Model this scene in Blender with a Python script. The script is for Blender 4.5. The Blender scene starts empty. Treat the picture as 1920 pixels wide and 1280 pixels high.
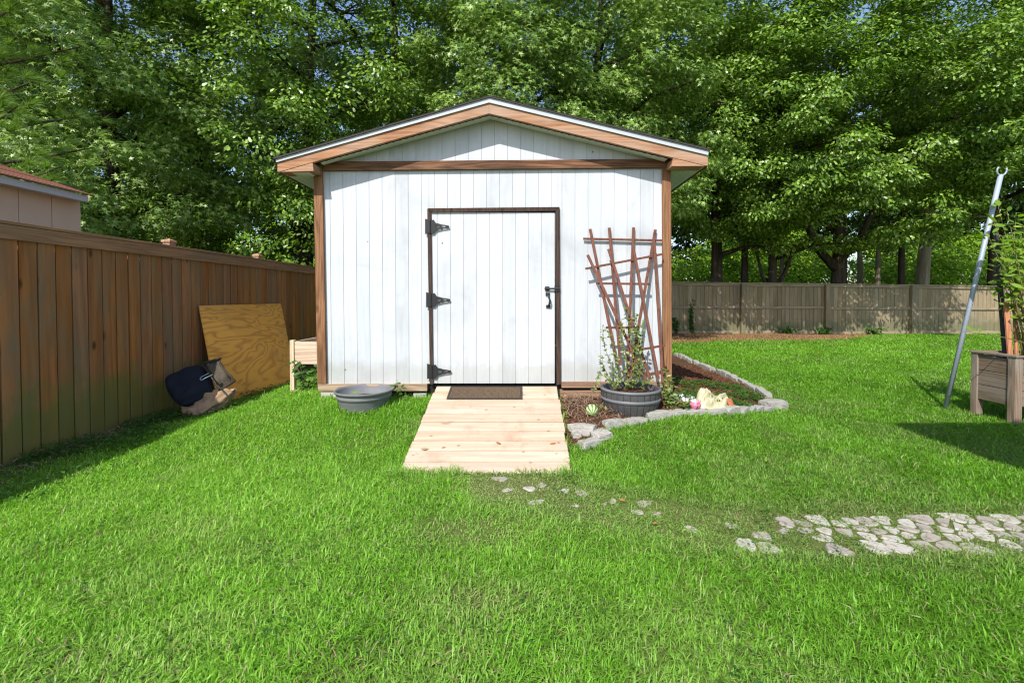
import bpy, math, random
import numpy as np
from mathutils import Vector, Matrix

random.seed(7)
RNG = np.random.default_rng(11)
R = math.radians
SC = bpy.context.scene
COL = SC.collection

# ------------------------------------------------------------------ camera calibration
F, CX, CY, PITCH, H = 853.0, 979.0, 576.0, R(1.2), 1.27      # in pixels of the 1920x1280 photograph
CAM = Vector((0, 0, H))
FWD = Vector((0, math.cos(PITCH), -math.sin(PITCH)))
UPV = Vector((0, math.sin(PITCH), math.cos(PITCH)))


def ray(px, py):
    return Vector((1, 0, 0)) * ((px - CX) / F) + UPV * ((CY - py) / F) + FWD


def P(px, py, Y):                       # the point of the plane y = Y seen at that pixel
    d = ray(px, py)
    return CAM + d * (Y / d.y)


def PX(px, py, X):                      # the point of the plane x = X seen at that pixel
    d = ray(px, py)
    return CAM + d * (X / d.x)


def smooth(t):
    t = np.clip(t, 0, 1)
    return t * t * (3 - 2 * t)


SHX0, SHX1, YF, YB = -2.12, 1.53, 4.68, 8.55     # footprint of the shed


def lattice(seed):
    return np.random.default_rng(seed).random((64, 64))


_LAT = {}


def vnoise(x, y, scale, seed):
    x = np.asarray(x, float) / scale
    y = np.asarray(y, float) / scale
    if seed not in _LAT:
        _LAT[seed] = lattice(seed)
    L = _LAT[seed]
    xi = np.floor(x).astype(int)
    yi = np.floor(y).astype(int)
    fx = smooth(x - xi)
    fy = smooth(y - yi)
    a = L[xi % 64, yi % 64]
    b = L[(xi + 1) % 64, yi % 64]
    c = L[xi % 64, (yi + 1) % 64]
    d = L[(xi + 1) % 64, (yi + 1) % 64]
    return (a * (1 - fx) + b * fx) * (1 - fy) + (c * (1 - fx) + d * fx) * fy


def gz(x, y):                           # height of the ground: a low mound carries the shed
    x = np.asarray(x, float)
    y = np.asarray(y, float)
    dx = np.maximum(np.maximum(SHX0 - x, x - SHX1), 0)
    dy = np.maximum(np.maximum(YF - y, y - YB), 0)
    d = np.sqrt(dx * dx + dy * dy)
    z = 0.23 * smooth((1.42 - d) / 1.3)
    under = smooth((.64 - np.abs(x + .26)) / .06) * smooth((YF - y) / .05) * (y > 3.24)      # the soil is dug away under the ramp
    z = np.where(under > 0, np.minimum(z, z * (1 - under) + under * np.maximum((y - 3.22) * .24 - .035, -.03)), z)
    z = z + 0.05 * (vnoise(x, y, 1.7, 3) - .5) * np.clip(d / 1.2, 0, 1)
    return z


def gzf(x, y):
    return float(gz(x, y))


def G(px, py):                          # the point of the ground seen at that pixel
    d = ray(px, py)
    z = 0.0
    p = None
    for _ in range(12):
        t = (z - H) / d.z
        p = CAM + d * t
        z = .5 * z + .5 * gzf(p.x, p.y)
    return Vector((p.x, p.y, gzf(p.x, p.y)))


# ------------------------------------------------------------------ objects and meshes
def tag(o, label=None, cat=None, group=None, kind=None):
    if label: o['label'] = label
    if cat: o['category'] = cat
    if group: o['group'] = group
    if kind: o['kind'] = kind
    return o


def empty(name, loc, label, cat, group=None, rz=0.0):
    o = bpy.data.objects.new(name, None)
    COL.objects.link(o)
    o.empty_display_size = .1
    o.location = loc
    o.rotation_euler = (0, 0, rz)
    return tag(o, label, cat, group)


class MB:
    def __init__(s):
        s.v = []
        s.f = []

    def add(s, vs, fs):
        n = len(s.v)
        s.v += [tuple(p) for p in vs]
        s.f += [tuple(i + n for i in f) for f in fs]
        return s

    def hexa(s, q):                     # eight corners: four of one face, four of the opposite
        return s.add(q, [(0, 3, 2, 1), (4, 5, 6, 7), (0, 1, 5, 4), (1, 2, 6, 5), (2, 3, 7, 6), (3, 0, 4, 7)])

    def box(s, lo, hi):
        x0, y0, z0 = lo
        x1, y1, z1 = hi
        return s.hexa([(x0, y0, z0), (x1, y0, z0), (x1, y1, z0), (x0, y1, z0),
                       (x0, y0, z1), (x1, y0, z1), (x1, y1, z1), (x0, y1, z1)])

    def prism(s, poly, off):            # a flat polygon pushed along a vector
        n = len(poly)
        off = Vector(off)
        a = [Vector(p) for p in poly]
        b = [p + off for p in a]
        fs = [tuple(range(n - 1, -1, -1)), tuple(range(n, 2 * n))]
        fs += [(i, (i + 1) % n, n + (i + 1) % n, n + i) for i in range(n)]
        return s.add(a + b, fs)

    def bar(s, a, b, w, t, side=(0, 1, 0)):   # a board from a to b, w wide, t thick along 'side'
        a, b = Vector(a), Vector(b)
        d = (b - a).normalized()
        n = Vector(side)
        n = (n - d * n.dot(d)).normalized()
        u = d.cross(n)
        q = []
        for p in (a, b):
            q += [p + u * w / 2 + n * t / 2, p - u * w / 2 + n * t / 2, p - u * w / 2 - n * t / 2, p + u * w / 2 - n * t / 2]
        return s.hexa(q)

    def tube(s, pts, rad, n=8, caps=True):
        pts = [Vector(p) for p in pts]
        if not isinstance(rad, (list, tuple)): rad = [rad] * len(pts)
        rings = []
        ref = None
        for i, p in enumerate(pts):
            d = (pts[min(i + 1, len(pts) - 1)] - pts[max(i - 1, 0)]).normalized()
            if ref is None:
                ref = d.orthogonal().normalized()
            ref = (ref - d * ref.dot(d)).normalized()
            w = d.cross(ref)
            rings.append([p + (ref * math.cos(2 * math.pi * k / n) + w * math.sin(2 * math.pi * k / n)) * rad[i] for k in range(n)])
        vs = [v for r_ in rings for v in r_]
        fs = []
        for i in range(len(pts) - 1):
            for k in range(n):
                fs.append((i * n + k, i * n + (k + 1) % n, (i + 1) * n + (k + 1) % n, (i + 1) * n + k))
        if caps:
            fs.append(tuple(range(n - 1, -1, -1)))
            fs.append(tuple(range((len(pts) - 1) * n, len(pts) * n)))
        return s.add(vs, fs)

    def lathe(s, prof, n=32, c=(0, 0, 0), close=False):
        vs, fs = [], []
        m = len(prof)
        for r_, z in prof:
            for k in range(n):
                a = 2 * math.pi * k / n
                vs.append((c[0] + r_ * math.cos(a), c[1] + r_ * math.sin(a), c[2] + z))
        for i in range(m - 1):
            for k in range(n):
                fs.append((i * n + k, i * n + (k + 1) % n, (i + 1) * n + (k + 1) % n, (i + 1) * n + k))
        if close:
            for k in range(n):
                fs.append(((m - 1) * n + k, (m - 1) * n + (k + 1) % n, (k + 1) % n, k))
        return s.add(vs, fs)

    def build(s, name, mat, parent=None, origin=None, smooth_=False, bevel=0.0):
        me = bpy.data.meshes.new(name)
        base = Vector(origin) if origin is not None else (parent_loc(parent) if parent else Vector((0, 0, 0)))
        me.from_pydata([Vector(v) - base for v in s.v], [], s.f)
        me.validate()
        fix_normals(me)
        me.materials.append(mat)
        if smooth_:
            me.polygons.foreach_set('use_smooth', [True] * len(me.polygons))
        o = bpy.data.objects.new(name, me)
        COL.objects.link(o)
        if parent:
            o.parent = parent
        elif origin is not None:
            o.location = base
        if bevel:
            m = o.modifiers.new('bevel', 'BEVEL')
            m.width = bevel
            m.segments = 2
            m.limit_method = 'ANGLE'
            m.angle_limit = R(40)
        return o


def parent_loc(p):
    v = Vector((0, 0, 0))
    while p is not None:
        v += p.location
        p = p.parent
    return v


def fix_normals(me):
    import bmesh
    bm = bmesh.new()
    bm.from_mesh(me)
    bmesh.ops.recalc_face_normals(bm, faces=bm.faces)
    bm.to_mesh(me)
    bm.free()


def raw_mesh(name, verts, faces, mat, attrs=None):   # numpy arrays: verts (n,3), faces (m,k) all of one size
    me = bpy.data.meshes.new(name)
    n, (m, k) = len(verts), faces.shape
    me.vertices.add(n)
    me.vertices.foreach_set('co', np.ascontiguousarray(verts, np.float32).ravel())
    me.loops.add(m * k)
    me.loops.foreach_set('vertex_index', np.ascontiguousarray(faces, np.int32).ravel())
    me.polygons.add(m)
    me.polygons.foreach_set('loop_start', np.arange(0, m * k, k, dtype=np.int32))
    me.update(calc_edges=True)
    for an, arr in (attrs or {}).items():
        a = me.attributes.new(an, 'FLOAT', 'POINT')
        a.data.foreach_set('value', np.ascontiguousarray(arr, np.float32))
    me.materials.append(mat)
    return me


def link_mesh(name, me, parent=None, loc=None):
    o = bpy.data.objects.new(name, me)
    COL.objects.link(o)
    if parent: o.parent = parent
    if loc is not None: o.location = loc
    return o


# ------------------------------------------------------------------ materials
def new_mat(name):
    m = bpy.data.materials.new(name)
    m.use_nodes = True
    nt = m.node_tree
    b = nt.nodes['Principled BSDF']
    return m, nt, b


def nd(nt, t, **kw):
    n = nt.nodes.new(t)
    for k, v in kw.items():
        if k in n.inputs.keys():
            n.inputs[k].default_value = v
        else:
            setattr(n, k, v)
    return n


def ramp(nt, src, stops, interp='LINEAR'):
    r_ = nt.nodes.new('ShaderNodeValToRGB')
    r_.color_ramp.interpolation = interp
    els = r_.color_ramp.elements
    while len(els) < len(stops): els.new(.5)
    for e, (p, c) in zip(els, stops):
        e.position = p
        e.color = (*c, 1) if len(c) == 3 else c
    nt.links.new(src, r_.inputs[0])
    return r_.outputs[0]


def math_(nt, op, a, b=None, c=None):
    n = nt.nodes.new('ShaderNodeMath')
    n.operation = op
    for i, v in enumerate((a, b, c)):
        if v is None: continue
        if hasattr(v, 'links'): nt.links.new(v, n.inputs[i])
        else: n.inputs[i].default_value = v
    return n.outputs[0]


def mix(nt, fac, a, b, mode='MIX'):
    n = nt.nodes.new('ShaderNodeMix')
    n.data_type = 'RGBA'
    n.blend_type = mode
    for i, v in ((0, fac), (6, a), (7, b)):
        if hasattr(v, 'links'): nt.links.new(v, n.inputs[i])
        elif i == 0: n.inputs[0].default_value = v
        else: n.inputs[i].default_value = (*v, 1) if len(v) == 3 else v
    return n.outputs[2]


def noise(nt, vec, scale, detail=4, rough=.55, dist=0.0):
    n = nt.nodes.new('ShaderNodeTexNoise')
    n.inputs['Scale'].default_value = scale
    n.inputs['Detail'].default_value = detail
    n.inputs['Roughness'].default_value = rough
    n.inputs['Distortion'].default_value = dist
    if vec is not None: nt.links.new(vec, n.inputs['Vector'])
    return n.outputs['Fac']


def island_coords(nt, scale=(1, 1, 1), spread=40.0):
    tc = nd(nt, 'ShaderNodeTexCoord')
    ge = nd(nt, 'ShaderNodeNewGeometry')
    rnd = ge.outputs['Random Per Island']
    off = nt.nodes.new('ShaderNodeCombineXYZ')
    nt.links.new(math_(nt, 'MULTIPLY', rnd, spread), off.inputs[0])
    nt.links.new(math_(nt, 'MULTIPLY', rnd, spread * 1.7), off.inputs[1])
    nt.links.new(math_(nt, 'MULTIPLY', rnd, spread * .6), off.inputs[2])
    ad = nd(nt, 'ShaderNodeVectorMath', operation='ADD')
    nt.links.new(tc.outputs['Object'], ad.inputs[0])
    nt.links.new(off.outputs[0], ad.inputs[1])
    mp = nd(nt, 'ShaderNodeMapping')
    mp.inputs['Scale'].default_value = scale
    nt.links.new(ad.outputs[0], mp.inputs['Vector'])
    return mp.outputs[0], rnd, tc.outputs['Object'], ad.outputs[0]


def bump(nt, b, h, strength=.3, dist=.01):
    bp = nd(nt, 'ShaderNodeBump')
    bp.inputs['Strength'].default_value = strength
    bp.inputs['Distance'].default_value = dist
    nt.links.new(h, bp.inputs['Height'])
    nt.links.new(bp.outputs[0], b.inputs['Normal'])


def wood(name, dark, light, axis='Z', var=.35, rough=.8, grain=9.0, rings=14.0, knots=.6, weather=None, weather_amt=.5,
         moss=None, spec=.25, bumpd=.004, spots=None):
    m, nt, b = new_mat(name)
    s = {'X': (.5, 1, 1), 'Y': (1, .5, 1), 'Z': (1, 1, .5)}[axis]
    long_ = {'X': 0, 'Y': 1, 'Z': 2}[axis]
    sc = [grain] * 3
    sc[long_] = grain * .07
    v, rnd, objc, raw = island_coords(nt, sc)
    fine = noise(nt, v, 6.0, 6, .65, .3)
    coarse = noise(nt, v, .55, 3, .5, .25)
    ring = math_(nt, 'SINE', math_(nt, 'MULTIPLY', coarse, rings * 6.28))
    ring = math_(nt, 'MULTIPLY_ADD', ring, .5, .5)
    g = math_(nt, 'ADD', math_(nt, 'MULTIPLY', ring, .26), math_(nt, 'MULTIPLY', fine, .74))
    c = ramp(nt, g, [(.28, dark), (.72, light)])
    # knots
    if knots:
        mk = nd(nt, 'ShaderNodeMapping')
        ks = [5.0] * 3
        ks[long_] = 2.2
        mk.inputs['Scale'].default_value = ks
        nt.links.new(raw, mk.inputs['Vector'])
        vo = nd(nt, 'ShaderNodeTexVoronoi')
        vo.inputs['Scale'].default_value = 1.0
        nt.links.new(mk.outputs[0], vo.inputs['Vector'])
        k = ramp(nt, vo.outputs['Distance'], [(.05, (1, 1, 1)), (.13, (0, 0, 0))])
        c = mix(nt, math_(nt, 'MULTIPLY', k, knots), c, tuple(x * .3 for x in dark))
    hv = nd(nt, 'ShaderNodeHueSaturation')
    nt.links.new(c, hv.inputs['Color'])
    nt.links.new(math_(nt, 'MULTIPLY_ADD', rnd, var * 2, 1 - var), hv.inputs['Value'])
    nt.links.new(math_(nt, 'MULTIPLY_ADD', math_(nt, 'FRACT', math_(nt, 'MULTIPLY', rnd, 17.3)), .22, .88), hv.inputs['Saturation'])
    c = hv.outputs[0]
    if weather:
        sc2 = [3.0] * 3
        sc2[long_] = .7
        mw = nd(nt, 'ShaderNodeMapping')
        mw.inputs['Scale'].default_value = sc2
        nt.links.new(raw, mw.inputs['Vector'])
        wv = noise(nt, mw.outputs[0], 1.6, 5, .6, .4)
        wf = ramp(nt, wv, [(.42, (0, 0, 0)), (.66, (1, 1, 1))])
        c = mix(nt, math_(nt, 'MULTIPLY', wf, weather_amt), c, weather)
    if moss:
        sp = nd(nt, 'ShaderNodeSeparateXYZ')
        nt.links.new(objc, sp.inputs[0])
        mn = noise(nt, objc, 3.5, 5, .6)
        zz = math_(nt, 'ADD', sp.outputs[2], math_(nt, 'MULTIPLY', mn, -.9))
        mf = ramp(nt, math_(nt, 'MULTIPLY_ADD', zz, 1.0, .5), [(.38, (1, 1, 1)), (.66, (0, 0, 0))])
        c = mix(nt, math_(nt, 'MULTIPLY', mf, .75), c, moss)
    if spots:                                # scattered knots, scraps of dirt and rust
        mp_ = nd(nt, 'ShaderNodeMapping')
        ss = [9.0] * 3
        ss[long_] = 6.0
        mp_.inputs['Scale'].default_value = ss
        nt.links.new(raw, mp_.inputs['Vector'])
        v2 = nd(nt, 'ShaderNodeTexVoronoi')
        v2.inputs['Scale'].default_value = 1.0
        nt.links.new(mp_.outputs[0], v2.inputs['Vector'])
        dn = noise(nt, objc, 2.2, 6, .7)
        c = mix(nt, ramp(nt, v2.outputs['Distance'], [(.05, (.75, .75, .75)), (.12, (0, 0, 0))]), c, spots)
        c = mix(nt, ramp(nt, dn, [(.56, (0, 0, 0)), (.70, (.45, .45, .45))]), c, tuple(x * 2.2 for x in spots))
    nt.links.new(c, b.inputs['Base Color'])
    b.inputs['Roughness'].default_value = rough
    b.inputs['Specular IOR Level'].default_value = spec
    bump(nt, b, g, .5, bumpd)
    return m


def plain(name, col, rough=.7, metal=0.0, spec=.4, var=.12, scale=12.0, bumps=.0, bscale=40.0, islands=0.0, speck=None):
    m, nt, b = new_mat(name)
    v, rnd, objc, raw = island_coords(nt)
    n = noise(nt, raw, scale, 5, .6)
    hv = nd(nt, 'ShaderNodeHueSaturation')
    hv.inputs['Color'].default_value = (*col, 1)
    f = math_(nt, 'MULTIPLY_ADD', n, var * 2, 1 - var)
    if islands:
        f = math_(nt, 'MULTIPLY', f, math_(nt, 'MULTIPLY_ADD', rnd, islands * 2, 1 - islands))
    nt.links.new(f, hv.inputs['Value'])
    c = hv.outputs[0]
    if speck:
        sn = noise(nt, raw, scale * 4, 3, .6)
        c = mix(nt, ramp(nt, sn, [(.55, (0, 0, 0)), (.68, (1, 1, 1))]), c, speck)
    nt.links.new(c, b.inputs['Base Color'])
    b.inputs['Roughness'].default_value = rough
    b.inputs['Metallic'].default_value = metal
    b.inputs['Specular IOR Level'].default_value = spec
    if bumps:
        bump(nt, b, noise(nt, raw, bscale, 5, .6), bumps, .01)
    return m


def white_paint(name, col):
    m, nt, b = new_mat(name)
    v, rnd, objc, raw = island_coords(nt, (24, 24, 1.6))
    streak = noise(nt, v, 1.3, 5, .6)
    blotch = noise(nt, objc, 1.7, 4, .6, .5)
    c = mix(nt, ramp(nt, streak, [(.38, (0, 0, 0)), (.75, (.38, .38, .38))]), col, tuple(x * .66 for x in col))
    c = mix(nt, ramp(nt, blotch, [(.50, (0, 0, 0)), (.72, (.55, .55, .55))]), c, (.33, .34, .355))
    # splash dirt low on the boards
    sp = nd(nt, 'ShaderNodeSeparateXYZ')
    nt.links.new(objc, sp.inputs[0])
    dn = noise(nt, objc, 6.0, 5, .65)
    dz = math_(nt, 'ADD', math_(nt, 'MULTIPLY', sp.outputs[2], 2.4), math_(nt, 'MULTIPLY', dn, -.75))
    c = mix(nt, ramp(nt, math_(nt, 'ADD', dz, .0), [(.36, (.40, .40, .40)), (.60, (0, 0, 0))]), c, (.33, .32, .27))
    # nail heads and flaked spots
    vo = nd(nt, 'ShaderNodeTexVoronoi')
    vo.inputs['Scale'].default_value = 3.2
    nt.links.new(objc, vo.inputs['Vector'])
    c = mix(nt, ramp(nt, vo.outputs['Distance'], [(.024, (.9, .9, .9)), (.036, (0, 0, 0))]), c, (.10, .09, .08))
    hv = nd(nt, 'ShaderNodeHueSaturation')
    nt.links.new(c, hv.inputs['Color'])
    nt.links.new(math_(nt, 'MULTIPLY_ADD', rnd, .10, .93), hv.inputs['Value'])
    nt.links.new(hv.outputs[0], b.inputs['Base Color'])
    b.inputs['Roughness'].default_value = .6
    b.inputs['Specular IOR Level'].default_value = .3
    bump(nt, b, streak, .35, .004)
    return m


def leaf_mat(name, c0, c1, c2, trans=.4, rough=.42, spec=.5, tint_attr=None):
    m, nt, b = new_mat(name)
    out = nt.nodes['Material Output']
    if tint_attr:
        at = nd(nt, 'ShaderNodeAttribute', attribute_name=tint_attr)
        src = at.outputs['Fac']
    else:
        src = nd(nt, 'ShaderNodeNewGeometry').outputs['Random Per Island']
    c = ramp(nt, src, [(0, c0), (.55, c1), (1, c2)])
    nt.links.new(c, b.inputs['Base Color'])
    b.inputs['Roughness'].default_value = rough
    b.inputs['Specular IOR Level'].default_value = spec
    tr = nd(nt, 'ShaderNodeBsdfTranslucent')
    hv = nd(nt, 'ShaderNodeHueSaturation')
    hv.inputs['Saturation'].default_value = 1.1
    hv.inputs['Value'].default_value = 1.25
    nt.links.new(c, hv.inputs['Color'])
    nt.links.new(hv.outputs[0], tr.inputs['Color'])
    mx = nd(nt, 'ShaderNodeMixShader')
    mx.inputs[0].default_value = trans
    nt.links.new(b.outputs[0], mx.inputs[1])
    nt.links.new(tr.outputs[0], mx.inputs[2])
    nt.links.new(mx.outputs[0], out.inputs['Surface'])
    return m


def grass_mat(name, c0, c1, c2, trans, rough, spec, attr):
    m = leaf_mat(name, c0, c1, c2, trans, rough, spec, attr)
    nt = m.node_tree
    b = nt.nodes['Principled BSDF']
    src = b.inputs['Base Color'].links[0].from_socket
    targets = [l.to_socket for l in src.links]
    at = nd(nt, 'ShaderNodeAttribute', attribute_name='dry')
    c = mix(nt, at.outputs['Fac'], src, (.40, .40, .20))
    for t in targets: nt.links.new(c, t)
    return m


M = {}
M['siding'] = white_paint('white_siding_paint', (.50, .525, .565))
M['groove'] = plain('grey_groove_backing', (.33, .335, .345), .9, 0, .1, .1)
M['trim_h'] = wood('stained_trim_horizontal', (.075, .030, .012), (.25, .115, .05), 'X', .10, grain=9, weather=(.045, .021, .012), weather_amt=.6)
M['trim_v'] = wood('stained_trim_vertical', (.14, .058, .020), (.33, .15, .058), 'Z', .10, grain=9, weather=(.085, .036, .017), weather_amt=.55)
M['rake'] = wood('rake_board_wood', (.22, .088, .033), (.42, .20, .085), 'X', .10, grain=8, weather=(.40, .30, .235), weather_amt=.6)
M['frame'] = wood('dark_door_trim', (.02, .012, .009), (.07, .038, .027), 'Z', .15, grain=14, knots=0)
M['sill'] = wood('weathered_sill', (.22, .14, .08), (.46, .33, .21), 'X', .15, grain=9)
M['skid'] = wood('brown_skid', (.17, .09, .05), (.36, .22, .14), 'X', .2, grain=9)
M['ramp'] = wood('fresh_pine_planks', (.42, .305, .22), (.54, .42, .325), 'X', .10, rough=.8, grain=7, rings=6, knots=.6, weather=(.37, .275, .20), weather_amt=.55, spots=(.10, .055, .03))
M['fence'] = wood('red_brown_fence_boards', (.26, .100, .040), (.44, .172, .066), 'Z', .18, grain=8, rings=5, weather=(.20, .15, .095), weather_amt=.8,
                  moss=(.135, .15, .035), knots=.95)
M['fence_top'] = wood('red_brown_fence_cap', (.27, .12, .052), (.46, .205, .09), 'Y', .12, grain=8, weather=(.17, .13, .085), weather_amt=.5)
M['fence_post'] = wood('fence_post_wood', (.26, .13, .07), (.48, .28, .17), 'Z', .15, grain=8)
M['backfence'] = wood('grey_tan_fence_boards', (.19, .145, .085), (.33, .26, .165), 'Z', .16, grain=6, rings=4, weather=(.19, .165, .115), weather_amt=.6, moss=(.13, .13, .07), knots=.3)
M['backrail'] = wood('grey_tan_fence_rail', (.20, .155, .095), (.34, .27, .175), 'X', .12, grain=6)
M['planter'] = wood('old_planter_boards', (.10, .060, .034), (.24, .155, .095), 'Y', .2, grain=9, weather=(.22, .20, .17), weather_amt=.6)
M['planter_x'] = wood('old_planter_boards_cross', (.11, .066, .036), (.25, .16, .10), 'X', .2, grain=9, weather=(.22, .20, .17), weather_amt=.6)
M['planter_leg'] = wood('old_planter_leg', (.13, .085, .055), (.30, .21, .145), 'Z', .12, grain=9, weather=(.25, .23, .2), weather_amt=.6)
M['bed_board'] = wood('pale_planter_board', (.42, .28, .19), (.70, .54, .40), 'X', .12, grain=8)
M['bed_leg'] = wood('pale_planter_leg', (.44, .33, .2), (.68, .55, .36), 'Z', .12, grain=8)
M['trellis'] = wood('redwood_trellis', (.085, .026, .014), (.175, .060, .031), 'Z', .12, rough=.65, grain=14, knots=0)
M['stake'] = wood('orange_stake', (.36, .12, .045), (.56, .22, .095), 'Z', .1, grain=12, knots=0)
M['bark'] = wood('tree_bark', (.022, .017, .012), (.095, .075, .055), 'Z', .15, rough=.95, grain=4, rings=4, knots=0, spec=.1, bumpd=.03)
M['bark_pale'] = wood('pale_tree_bark', (.12, .105, .07), (.30, .26, .19), 'Z', .1, rough=.95, grain=5, rings=3, knots=0, spec=.1, bumpd=.02)
M['black_metal'] = plain('black_hardware', (.018, .018, .02), .5, .3, .5, .3)
M['white_metal'] = plain('white_drip_edge', (.40, .43, .46), .5, 0, .35, .08)
M['shingle'] = plain('dark_shingles', (.055, .050, .046), .95, 0, .1, .4, 30, .5, 60)
M['soffit'] = plain('vinyl_soffit', (.62, .66, .60), .6, 0, .3, .08)
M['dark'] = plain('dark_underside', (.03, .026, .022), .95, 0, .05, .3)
M['concrete'] = plain('concrete_block', (.42, .40, .36), .95, 0, .1, .18, 14, .6, 60, .12, (.30, .29, .26))
M['paver'] = plain('pale_paving_stone', (.37, .35, .32), .95, 0, .1, .25, 7, .7, 50, .2, (.27, .235, .19))
M['paver_dark'] = plain('stained_paving_stone', (.29, .265, .235), .95, 0, .1, .25, 7, .7, 50, .2, (.19, .16, .125))
M['edging'] = plain('edging_stone', (.31, .30, .275), .95, 0, .1, .25, 11, .9, 45, .18, (.25, .24, .20))
M['pebble'] = plain('white_pebbles', (.60, .59, .57), .8, 0, .3, .08, 10, 0, 40, .10)
M['barrel'] = plain('dark_barrel_plastic', (.062, .060, .064), .55, 0, .4, .35, 9, .4, 30, 0, (.085, .08, .078))
M['barrel_hoop'] = plain('barrel_hoop_grey', (.125, .13, .145), .5, 0, .45, .15)
M['tub'] = plain('grey_tub_plastic', (.135, .138, .148), .65, 0, .35, .35, 7, .2, 30)
M['mat_top'] = plain('doormat_fibre', (.115, .082, .055), .98, 0, .05, .45, 40, .8, 130, .2, (.16, .125, .09))
M['mat_edge'] = plain('doormat_rubber', (.045, .036, .03), .85, 0, .2, .2)
M['navy'] = plain('navy_bag_fabric', (.011, .014, .024), .85, 0, .25, .25, 30, .4, 160)
M['mesh_brown'] = plain('brown_bag_mesh', (.075, .062, .045), .9, 0, .2, .5, 40, .6, 120, 0, (.12, .10, .075))
M['tan'] = plain('tan_sack_fabric', (.34, .225, .145), .9, 0, .15, .12, 6, .4, 22)
M['cream_bag'] = plain('crumpled_cream_plastic', (.47, .43, .27), .45, 0, .5, .12, 8, .6, 16)
M['pink'] = plain('pink_plastic', (.62, .17, .28), .4, 0, .5, .08)
M['terracotta'] = plain('terracotta', (.42, .15, .07), .9, 0, .15, .15)
M['galv'] = plain('galvanised_pole', (.30, .35, .42), .6, .25, .5, .12)
M['iron'] = plain('dark_iron_stake', (.055, .052, .06), .6, .4, .5, .2)
M['beige'] = plain('beige_siding', (.66, .50, .385), .8, 0, .2, .06, 6)
M['fascia_white'] = plain('white_fascia', (.52, .52, .54), .6, 0, .3, .05)
M['neigh_roof'] = plain('red_brown_shingles', (.30, .13, .085), .9, 0, .15, .25, 30, .5, 60, .15)
M['neigh_strip'] = plain('brown_metal_strip', (.19, .15, .15), .4, .4, .5, .1)
M['mulch'] = plain('bark_mulch', (.135, .060, .034), .95, 0, .1, .4, 30, .5, 60, .45)
M['mulch_base'] = plain('mulch_soil', (.075, .042, .026), .98, 0, .05, .4, 20, .8, 60)
M['straw'] = plain('pine_straw', (.34, .185, .10), .95, 0, .1, .3, 20, 0, 60, .4)
M['litter'] = plain('dry_litter', (.26, .18, .12), .95, 0, .1, .3, 20, 0, 60, .5)
M['dead_leaf'] = plain('dead_leaf', (.30, .12, .045), .8, 0, .2, .25, 20, 0, 60, .3)
M['stem'] = plain('plant_stem', (.16, .14, .05), .8, 0, .2, .2)
M['twig'] = plain('dry_twig', (.30, .22, .13), .9, 0, .1, .2)
M['melon'] = None
M['oak'] = leaf_mat('oak_leaves', (.055, .12, .010), (.135, .25, .022), (.27, .40, .075), .28, .38, .46)
M['gum'] = leaf_mat('sweetgum_leaves', (.085, .165, .024), (.195, .32, .055), (.34, .46, .13), .30, .38, .50)
M['backleaf'] = leaf_mat('far_leaves_deep_shade', (.016, .036, .006), (.032, .068, .009), (.06, .11, .015), .30, .5, .2)  # leaf colour kept dark to stand for the far wood's deep shade
M['under'] = leaf_mat('undergrowth_leaves', (.10, .21, .014), (.20, .36, .025), (.34, .50, .05), .45, .5, .35)
M['pine'] = leaf_mat('pine_needles', (.09, .18, .02), (.15, .28, .035), (.24, .38, .06), .3, .5, .4)
M['vine'] = leaf_mat('climber_leaves', (.08, .17, .012), (.18, .30, .03), (.34, .46, .07), .45, .4, .45)
M['bedplant'] = leaf_mat('bed_plant_leaves', (.05, .11, .022), (.13, .20, .04), (.30, .34, .09), .40, .45, .4)
M['weed'] = leaf_mat('weed_leaves', (.03, .09, .012), (.05, .14, .02), (.09, .2, .03), .4, .5, .35)
M['grass'] = grass_mat('grass_blades', (.088, .218, .014), (.208, .45, .038), (.375, .61, .105), .42, .45, .28, 'tint')


def melon_mat():
    m, nt, b = new_mat('striped_melon_rind')
    tc = nd(nt, 'ShaderNodeTexCoord')
    sp = nd(nt, 'ShaderNodeSeparateXYZ')
    nt.links.new(tc.outputs['Object'], sp.inputs[0])
    a = math_(nt, 'ARCTAN2', sp.outputs[0], sp.outputs[2])
    n = noise(nt, tc.outputs['Object'], 28, 3, .6)
    s = math_(nt, 'SINE', math_(nt, 'ADD', math_(nt, 'MULTIPLY', a, 9), math_(nt, 'MULTIPLY', n, 3.2)))
    c = ramp(nt, math_(nt, 'MULTIPLY_ADD', s, .5, .5), [(.35, (.07, .17, .04)), (.6, (.45, .56, .24))])
    nt.links.new(c, b.inputs['Base Color'])
    b.inputs['Roughness'].default_value = .4
    return m


M['melon'] = melon_mat()


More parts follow.
